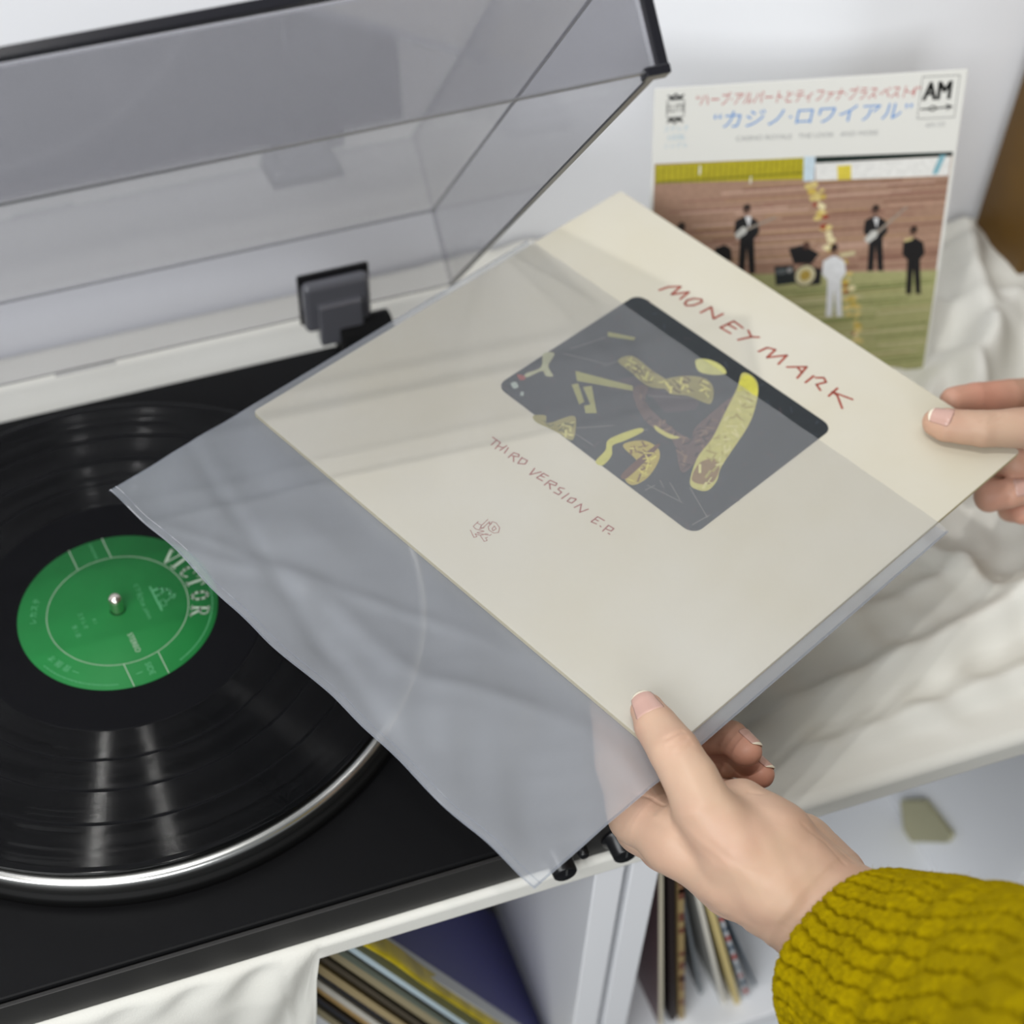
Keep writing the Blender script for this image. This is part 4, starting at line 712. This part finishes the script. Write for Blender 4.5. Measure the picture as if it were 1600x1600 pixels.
def face_poly(P, h): return [f(Vector((0.0030 + h, y, z))) for y, z in P]
def fprint(name, P, h, c):
    V = face_poly(P, h); return link_mesh(name, V, [tuple(range(len(P)))], mat('sleeve_print', c, 0.4), t)
fprint('blue_picture', [(0.010, 0.004), (0.296, 0.004), (0.296, L - 0.002), (0.010, L - 0.002)], 0.0001, srgb(42, 42, 112))
fprint('navy_picture', [(0.105, 0.004), (0.296, 0.004), (0.296, L - 0.002), (0.075, L - 0.002), (0.085, L - 0.08)], 0.0002, srgb(26, 26, 52))
fprint('white_lettering', [(0.03, L - 0.002), (0.085, L - 0.002), (0.072, L - 0.045), (0.086, L - 0.040), (0.066, L - 0.082), (0.058, L - 0.06), (0.044, L - 0.10), (0.036, L - 0.05)], 0.0003, srgb(186, 188, 196))
# yellow bag that wraps this sleeve
bg = thing('yellow_bag', f(Vector((0, 0.0, 0))), 'bright yellow printed bag curling round a leaning record sleeve', 'bag', None)
prof = [(-0.0022, L + 0.0), (-0.0026, L - 0.03), (0.0006, L - 0.045), (-0.0030, L - 0.075), (-0.0036, L - 0.12), (-0.003, 0.02), (-0.002, 0.002)]
V = []; F = []
for y0_, bulge in ((0.10, 0.0008), (0.02, 0.0), (-0.004, 0.0005), (-0.007, 0.003), (-0.0045, 0.0058), (0.004, 0.0062)):
    for i, (x, z) in enumerate(prof): V.append(f(Vector((x * (0.6 if bulge < .002 else 1.0) + bulge, y0_ + 0.0022 * math.sin(i * 2.1), z))))
k = len(prof); F = [(a * k + b, a * k + b + 1, (a + 1) * k + b + 1, (a + 1) * k + b) for a in range(5) for b in range(k - 1)]
M_bag = mat('yellow_bag', srgb(206, 184, 20), 0.4, noise=(55, 0.55, srgb(110, 94, 14)))
ob = link_mesh('bag_film', V, F, M_bag, bg, smooth=True); sb = ob.modifiers.new('s', 'SUBSURF'); sb.levels = sb.render_levels = 2

# ---------------------------------------------------------------- hands and knitted sleeve (one person)
def sdf_mesh(name, palm, fingers, parent, blush, creases, vox=0.8, kp=9.0, kf=6.0, bumps=()):
    import openvdb
    allp = np.array([c for ch in palm + fingers for c in ch], dtype=np.float32)
    lo = (allp[:, :3] - allp[:, 3:4]).min(0) - 4; hi = (allp[:, :3] + allp[:, 3:4]).max(0) + 4
    shp = np.ceil((hi - lo) / vox).astype(int) + 1
    ax = [(lo[i] + vox * np.arange(shp[i])).astype(np.float32) for i in range(3)]
    BIG = 8.0
    def smin(a, b, k):
        h = np.maximum(k - np.abs(a - b), 0) / k; return np.minimum(a, b) - h * h * k * 0.25
    def add(D, a, b, k):
        pad = BIG
        l = np.minimum(a[:3] - a[3], b[:3] - b[3]) - pad; h = np.maximum(a[:3] + a[3], b[:3] + b[3]) + pad
        i0 = np.clip(((l - lo) / vox).astype(int), 0, shp); i1 = np.clip(((h - lo) / vox).astype(int) + 2, 0, shp)
        sl = tuple(slice(i0[i], i1[i]) for i in range(3))
        x = ax[0][sl[0]][:, None, None]; y = ax[1][sl[1]][None, :, None]; z = ax[2][sl[2]][None, None, :]
        ab = b[:3] - a[:3]; L2 = float(ab @ ab) + 1e-9
        t = np.clip(((x - a[0]) * ab[0] + (y - a[1]) * ab[1] + (z - a[2]) * ab[2]) / L2, 0, 1)
        d = np.sqrt((x - a[0] - t * ab[0]) ** 2 + (y - a[1] - t * ab[1]) ** 2 + (z - a[2] - t * ab[2]) ** 2) - (a[3] + (b[3] - a[3]) * t)
        d = np.minimum(d, BIG)
        D[sl] = smin(D[sl], d, k) if k > 0 else np.minimum(D[sl], d)
    def chain(ch, k):
        D = np.full(shp, BIG, dtype=np.float32)
        for a, b in zip(ch, ch[1:]): add(D, np.array(a, np.float32), np.array(b, np.float32), k)
        return D
    P = np.full(shp, BIG, dtype=np.float32)
    for ch in palm:
        for a, b in zip(ch, ch[1:]): add(P, np.array(a, np.float32), np.array(b, np.float32), kp)
    out = P.copy()
    for ch in fingers: out = smin(out, smin(P, chain(ch, 1.0), kf), 0.8)
    g = openvdb.FloatGrid(BIG); g.copyFromArray(out)
    pts, quads = g.convertToQuads(0.0)
    pts = pts * vox + lo
    me = bpy.data.meshes.new(name); me.from_pydata(pts.tolist(), [], quads.tolist()); me.update()
    bm = bmesh.new(); bm.from_mesh(me)
    for _ in range(5): bmesh.ops.smooth_vert(bm, verts=bm.verts, factor=0.5, use_axis_x=True, use_axis_y=True, use_axis_z=True)
    bmesh.ops.recalc_face_normals(bm, faces=bm.faces); bm.normal_update()
    X = np.array([v.co for v in bm.verts]); N = np.array([v.normal for v in bm.verts]); disp = np.zeros(len(X))
    for (c, r0, amt) in bumps: disp += amt * np.exp(-(((X - np.array(c)) ** 2).sum(1)) / r0 ** 2)
    for pl, dep, wd in creases:
        dm = np.full(len(X), 1e9)
        for a, b in zip(pl, pl[1:]):
            a = np.array(a, float)[:2]; ab = np.array(b, float)[:2] - a; t = np.clip(((X[:, :2] - a) @ ab) / (ab @ ab + 1e-9), 0, 1)
            dm = np.minimum(dm, np.linalg.norm(X[:, :2] - a - t[:, None] * ab, axis=1))
        disp -= dep * np.exp(-(dm / wd) ** 2) * (N[:, 2] > 0.1) * (np.abs(X[:, 2] - pl[0][2]) < 12)
    # soft anatomical unevenness
    disp += 0.18 * np.sin(X[:, 0] * 0.31 + 1.3 * np.sin(X[:, 1] * 0.23)) * np.sin(X[:, 1] * 0.29 + X[:, 2] * 0.25)
    X2 = X + N * disp[:, None]
    W = [J(*q) for q in X2.tolist()]
    faces = [tuple(v.index for v in f.verts) for f in bm.faces]
    bm.free(); bpy.data.meshes.remove(me)
    o = link_mesh(name, W, faces, M_skin, parent, smooth=True)
    bl = np.zeros(len(X), np.float32)
    for c, r0, amt in blush: bl = np.maximum(bl, amt * np.exp(-(((X - np.array(c)) ** 2).sum(1)) / r0 ** 2))
    at = o.data.attributes.new('blush', 'FLOAT', 'POINT'); at.data.foreach_set('value', bl.astype(np.float32))
    b2 = bmesh.new(); b2.from_mesh(o.data); bmesh.ops.recalc_face_normals(b2, faces=b2.faces); b2.to_mesh(o.data); b2.free()
    return o
def nail(parent, base, tip, rb, rt, up, half=0.75, length=1.0, start=-0.35, lift=0.35, taper=0.88):
    """plate that follows the last finger segment; base/tip are the segment ends in mm, up = side the nail is on"""
    A_, B_ = Vector(base), Vector(tip); d = (B_ - A_); L = d.length; d.normalize()
    n = Vector(up); n = (n - d * n.dot(d)).normalized(); s = d.cross(n)
    NU, NV = 15, 16; V = []; MI = []
    Ltot = length
    for j in range(NV):
        q = j / (NV - 1); x = start + Ltot * q
        for i in range(NU):
            a = (i / (NU - 1) * 2 - 1)
            # rounded base and rounded tip outline
            wq = math.sqrt(max(0.0, 1 - ((0.16 - q) / 0.16) ** 2)) if q < 0.16 else 1.0
            wq = 0.55 + 0.45 * wq
            w = half * (taper + (1 - taper) * (1 - q)) * wq * (1 - 0.25 * max(0, (q - 0.82) / 0.18) ** 2)
            xx = x + (0.0 if q < 0.8 else -0.9 * a * a * (q - 0.8) / 0.2)
            ph = a * w
            r = rb + (rt - rb) * min(1, max(0, xx / L))
            if xx > L:                # over the rounded fingertip: curve down a little
                over = xx - L; r = max(rt - 0.35 * over * over / max(1.0, rt), rt * 0.6)
            r += lift - (0.5 if q < 0.04 else 0) - 0.28 * a * a
            V.append(J(*(A_ + d * xx + (n * math.cos(ph) + s * math.sin(ph)) * r)))
    F = [(j * NU + i, j * NU + i + 1, (j + 1) * NU + i + 1, (j + 1) * NU + i) for j in range(NV - 1) for i in range(NU - 1)]
    MI = [1 if j >= NV - 3 else 0 for j in range(NV - 1) for i in range(NU - 1)]
    o = link_mesh('fingernail', V, F, [M_nail, M_nailtip], parent, smooth=True, midx=MI)
    so = o.modifiers.new('t', 'SOLIDIFY'); so.thickness = 0.00035; so.offset = 0
    return o

person = thing('person', J(262, -125, -10), 'person in a mustard knitted sweater, only both hands and one cuff in view', 'person')
Lf = [
  [(113.4,-122.6,9,7.2), (120.4,-126,10,8.8), (134.1,-131.1,12,10.2), (146,-134.5,10,10.8), (158.3,-139.3,7,12.0), (177.5,-139,0,14.5), (196,-134.5,-8,16)],
  [(105.6,-94.4,-10,7.5), (92,-98,-14,8), (91.7,-114.9,-20,9), (112.2,-131.6,-22,10.5), (135.1,-144.2,-22,12)],
  [(143.9,-84.5,-26,6.8), (134.2,-82.6,-28,7.4), (122.6,-86.7,-36,8), (94.3,-93,-46,8.5), (135.1,-135.3,-42,12)],
  [(151.9,-79.9,-40,6.3), (143.3,-78.8,-42,7), (129.1,-83.6,-50,7.6), (106.9,-94.5,-62,8.5), (142.3,-126.9,-58,11)],
  [(148.4,-87.4,-55,6), (135,-85.3,-60,6.5), (121.8,-96,-70,7.5), (153.5,-117.3,-70,10)]]
Lp = [
  [(166,-122.5,-6,13), (183,-125,-6,16), (204,-126,-14,18), (227.5,-124,-18,22), (239.9,-130.3,-20,25), (265.6,-135.4,0,28)],
  [(135.1,-144.2,-22,12), (156,-144,-17,12.5), (180,-139,-15,14.5), (209.8,-126,-20,19)],
  [(135.1,-135.3,-42,12), (177.1,-126.7,-40,14), (209.8,-117,-34,17)],
  [(142.3,-126.9,-58,11), (176.5,-117.9,-52,13), (209.2,-110.8,-42,15)],
  [(153.5,-117.3,-70,10), (180,-112,-60,12), (209.2,-110.8,-42,15)],
  [(209.8,-117,-34,17), (236,-122,-34,20), (262,-130,-16,24)],
  [(152,-123,-26,12), (168.9,-117.3,-22,13), (190.1,-109,-26,14), (204.6,-109.2,-26,12), (222.0,-115.1,-28,14)]]
Lb = [((113, -122, 9), 11, 0.3), ((144, -84, -27), 14, 0.75), ((152, -79, -41), 14, 0.85), ((128, -86, -40), 16, 0.6), ((100, -105, -20), 18, 0.5), ((216, -98, -28), 12, 0.8), ((135, -131, 18), 7, 0.2)]
Lc = [([(131.5,-135,20), (133,-131.5,22), (134,-127.5,21)], 0.55, 0.7), ([(134.5,-136.5,20), (136.2,-132.5,22), (137.0,-128.5,21)], 0.5, 0.7), ([(138.5,-137,20), (139.8,-133,21.5), (140,-129,20.5)], 0.35, 0.7), ([(129.8,-146.7,-11), (137,-143,-6), (143.8,-143.0,0)], 0.5, 0.7), ([(196,-112,0), (203,-110,0), (212,-111,0)], 0.35, 0.8), ([(190,-118,8), (200,-115,6), (211,-116,5)], 0.25, 0.9), ([(166,-121,10), (170,-118,8), (172,-114,5)], 0.3, 0.8)]
lh = sdf_mesh('hand', Lp, Lf, person, Lb, Lc)
lh['label'] = 'bare left hand with thumb on the sleeve corner and fingers curled below'
nail(lh, (120.4,-126,10), (113.4,-122.6,9), 8.8, 7.2, (-0.15, -0.32, 1), 0.82, 14.2, 0.4)
nail(lh, (134.2,-82.6,-28), (143.9,-84.5,-26), 7.4, 6.8, (-0.35, 0.9, 0.75), 0.78, 11.0, 3.0)
nail(lh, (143.3,-78.8,-42), (151.9,-79.9,-40), 7.0, 6.3, (-0.35, 0.9, 0.75), 0.78, 10.0, 2.5)
Rf = [
  [(94.7,106.6,9,6.8), (99.4,107.9,10,7.8), (112.4,117.6,11,8.6), (127.3,136,11,10), (145.5,165.9,0,14)],
  [(83.9,146.5,-10,7), (88.6,157.8,-12,7.6), (98,177.9,-16,8.2), (109.6,211.5,-26,9), (134.2,235.4,-36,12)],
  [(133.5,155.3,-22,6.6), (125.4,147.6,-24,7), (115.9,153.7,-34,7.6), (108.7,198.4,-50,8.5), (139.2,244.5,-50,12)],
  [(139.4,145.8,-30,6.6), (132.9,138.5,-32,7.4), (125.4,134.2,-38,7.6), (121.1,187.5,-62,8.5), (147.2,249,-64,12)],
  [(150.1,155,-44,6), (140.8,147.1,-46,6.4), (133,152.3,-54,6.6), (138,192.8,-72,8), (157.1,248.8,-76,11)]]
Rp = [[(145.5,165.9,0,14), (175,205,-22,20), (210,228,-34,23), (250,240,-40,26)],
  [(134.2,235.4,-36,12), (186.9,233.8,-44,18)], [(147.2,249,-64,12), (191.8,235.7,-56,16)], [(139.2,244.5,-50,12), (188,236,-48,16)], [(157.1,248.8,-76,11), (192, 238, -58, 15)], [(145.5,165.9,0,14), (150, 200, -30, 14), (147,240,-56,12)]]
Rb = [((94, 107, 9), 12, 0.3), ((90, 160, -10), 26, 0.65), ((130, 137, -34), 14, 0.6), ((128, 150, -24), 10, 0.6), ((140, 150, -46), 14, 0.8)]
rh = sdf_mesh('hand', Rp, Rf, person, Rb, [([(112, 113, 19), (114, 117, 20.5), (115, 122, 18)], 0.35, 0.8), ([(115, 115, 19), (117, 119, 20.5), (118, 124, 18)], 0.3, 0.8)])
rh['label'] = 'bare right hand pinching the upper right corner of the cream sleeve'
nail(rh, (99.4,107.9,10), (94.7,106.6,9), 7.8, 6.8, (0.0, -0.25, 1), 0.75, 11.5, -2.5)
nail(rh, (132.9,138.5,-32), (139.4,145.8,-30), 7.4, 6.6, (0.1, -0.35, 1), 0.75, 10, 0.0)

def sweater(path, radii, parent, label, nribs=38, seed=1, ref=(0, 0, 1)):
    P = [np.array(p, float) for p in path]
    seg = [0.0]
    for a, b in zip(P, P[1:]): seg.append(seg[-1] + float(np.linalg.norm(b - a)))
    Lt = seg[-1]; NS = int(Lt / 0.75); NT = nribs * 18
    rs = np.random.default_rng(seed); ph = rs.uniform(0, 6.28, 12)
    V = []; ups = np.array(ref, float)
    def at(s):
        s = min(max(s, 0), Lt)
        for i in range(len(seg) - 1):
            if s <= seg[i + 1] + 1e-9:
                t = (s - seg[i]) / (seg[i + 1] - seg[i])
                p0, p1, p2, p3 = P[max(i - 1, 0)], P[i], P[i + 1], P[min(i + 2, len(P) - 1)]
                c = 0.5 * ((2 * p1) + (-p0 + p2) * t + (2 * p0 - 5 * p1 + 4 * p2 - p3) * t * t + (-p0 + 3 * p1 - 3 * p2 + p3) * t ** 3)
                return c, radii[i] + (radii[i + 1] - radii[i]) * t
    rows = [(-1.2, -6.0)] + [(-1.0 + 0.3 * k, -4.0 + 1.0 * k) for k in range(4)] + [(0.75 * k, 0.0) for k in range(1, NS)]
    th = np.arange(NT) * 2 * np.pi / NT
    for k, (s, dr) in enumerate(rows):
        c, r = at(max(s, 0)); c2, _ = at(min(max(s, 0) + 1.5, Lt)); c1, _ = at(max(max(s, 0) - 1.5, 0)); d = c2 - c1; d /= np.linalg.norm(d)
        c = c + d * min(s, 0)
        a = np.cross(d, ups); a /= np.linalg.norm(a); b = np.cross(a, d)
        u = th * nribs / 2 / np.pi                   # rib coordinate
        wob = 0.10 * np.sin(th * 3 + s * 0.05 + ph[0]) + 0.12 * np.sin(s * 0.21 + ph[1] + 2 * np.sin(th * 5)) + 0.07 * np.sin(s * 0.9 + th * 11)
        f = (u + wob) % 1.0; x = (f - 0.5) * 2       # -1..1 across one rib
        rib = 4.4 * min(1.0, 0.3 + max(s, 0) / 9) * np.sqrt(np.maximum(0, 1 - np.abs(x) ** 5.0))
        row = (s / 3.3 + 0.35 * np.abs(x)) ; sti = 0.30 * np.sin(np.pi * row) ** 2 * np.exp(-((np.abs(x) - 0.45) / 0.33) ** 2) - 0.9 * np.exp(-((s / 5.2 + 0.5 * np.floor(u + wob)) % 1.0 - 0.5) ** 2 / 0.018) * np.exp(-(x / 0.2) ** 2)
        hole = -1.2 * np.exp(-((row % 1.0 - 0.5) / 0.16) ** 2) * np.exp(-(np.abs(x) - 1) ** 2 / 0.05)
        fold = 2.6 * np.exp(-((s - 62 - 9 * np.sin(th + 1)) / 7) ** 2) - 3.0 * np.exp(-((s - 49 - 9 * np.sin(th + 1)) / 7) ** 2) * (0.5 + 0.5 * np.sin(th * 2 + 1))
        big = 1.6 * np.sin(th * 2 + ph[2] + s * 0.03) + 0.9 * np.sin(th * 5 + ph[3]) + 1.3 * np.sin(s * 0.11 + ph[4] + th)
        fz = rs.normal(0, 0.09, NT)
        R_ = r + dr + (rib + sti + hole) * (1 if s > -0.5 else 0.6) + big + fold + fz
        pts = c[None, :] + np.cos(th)[:, None] * a[None, :] * R_[:, None] + np.sin(th)[:, None] * b[None, :] * R_[:, None]
        V += [J(*q) for q in pts.tolist()]
    NR = len(rows)
    F = [(k * NT + i, k * NT + (i + 1) % NT, (k + 1) * NT + (i + 1) % NT, (k + 1) * NT + i) for k in range(NR - 1) for i in range(NT)]
    o = link_mesh('sweater_sleeve', V, F, M_wool, parent, smooth=True)
    o['label'] = label
    # loose wool fibres
    me = o.data; me.update(); rr = random.Random(seed); FV = []; FF = []
    nv = len(V); cen = [J(*at(max(0, s))[0].tolist()) for s, _ in rows]
    for _ in range(9000):
        i = rr.randrange(NT * 4, nv - NT); p = V[i]; k = i // NT; n = (p - cen[k]).normalized()
        t = Vector((rr.uniform(-1, 1), rr.uniform(-1, 1), rr.uniform(-1, 1))); d = (n * 0.7 + t * 0.9).normalized(); L = rr.uniform(0.0008, 0.0024); w = 0.00004
        s_ = d.cross(t).normalized() * w; m_ = p + d * L * 0.5; e_ = p + (d + t * 0.5).normalized() * L
        q = len(FV); FV += [p - s_, p + s_, m_ + s_, m_ - s_, e_]; FF += [(q, q + 1, q + 2, q + 3), (q + 3, q + 2, q + 4)]
    fz = link_mesh('wool_fuzz', FV, FF, M_wool, o); fz['kind'] = 'stuff'
    return o
sweater([(237, -127.5, -22), (265.6, -135.4, -2), (300.3, -147.2, 33), (328.6, -163.8, 73), (350, -180, 110)], [38, 44, 50, 56, 60], person, 'chunky mustard ribbed knit cuff')
sweater([(222, 232, -36), (260, 244, -40), (300, 256, -40)], [36, 42, 46], person, 'mustard ribbed knit cuff', seed=3)
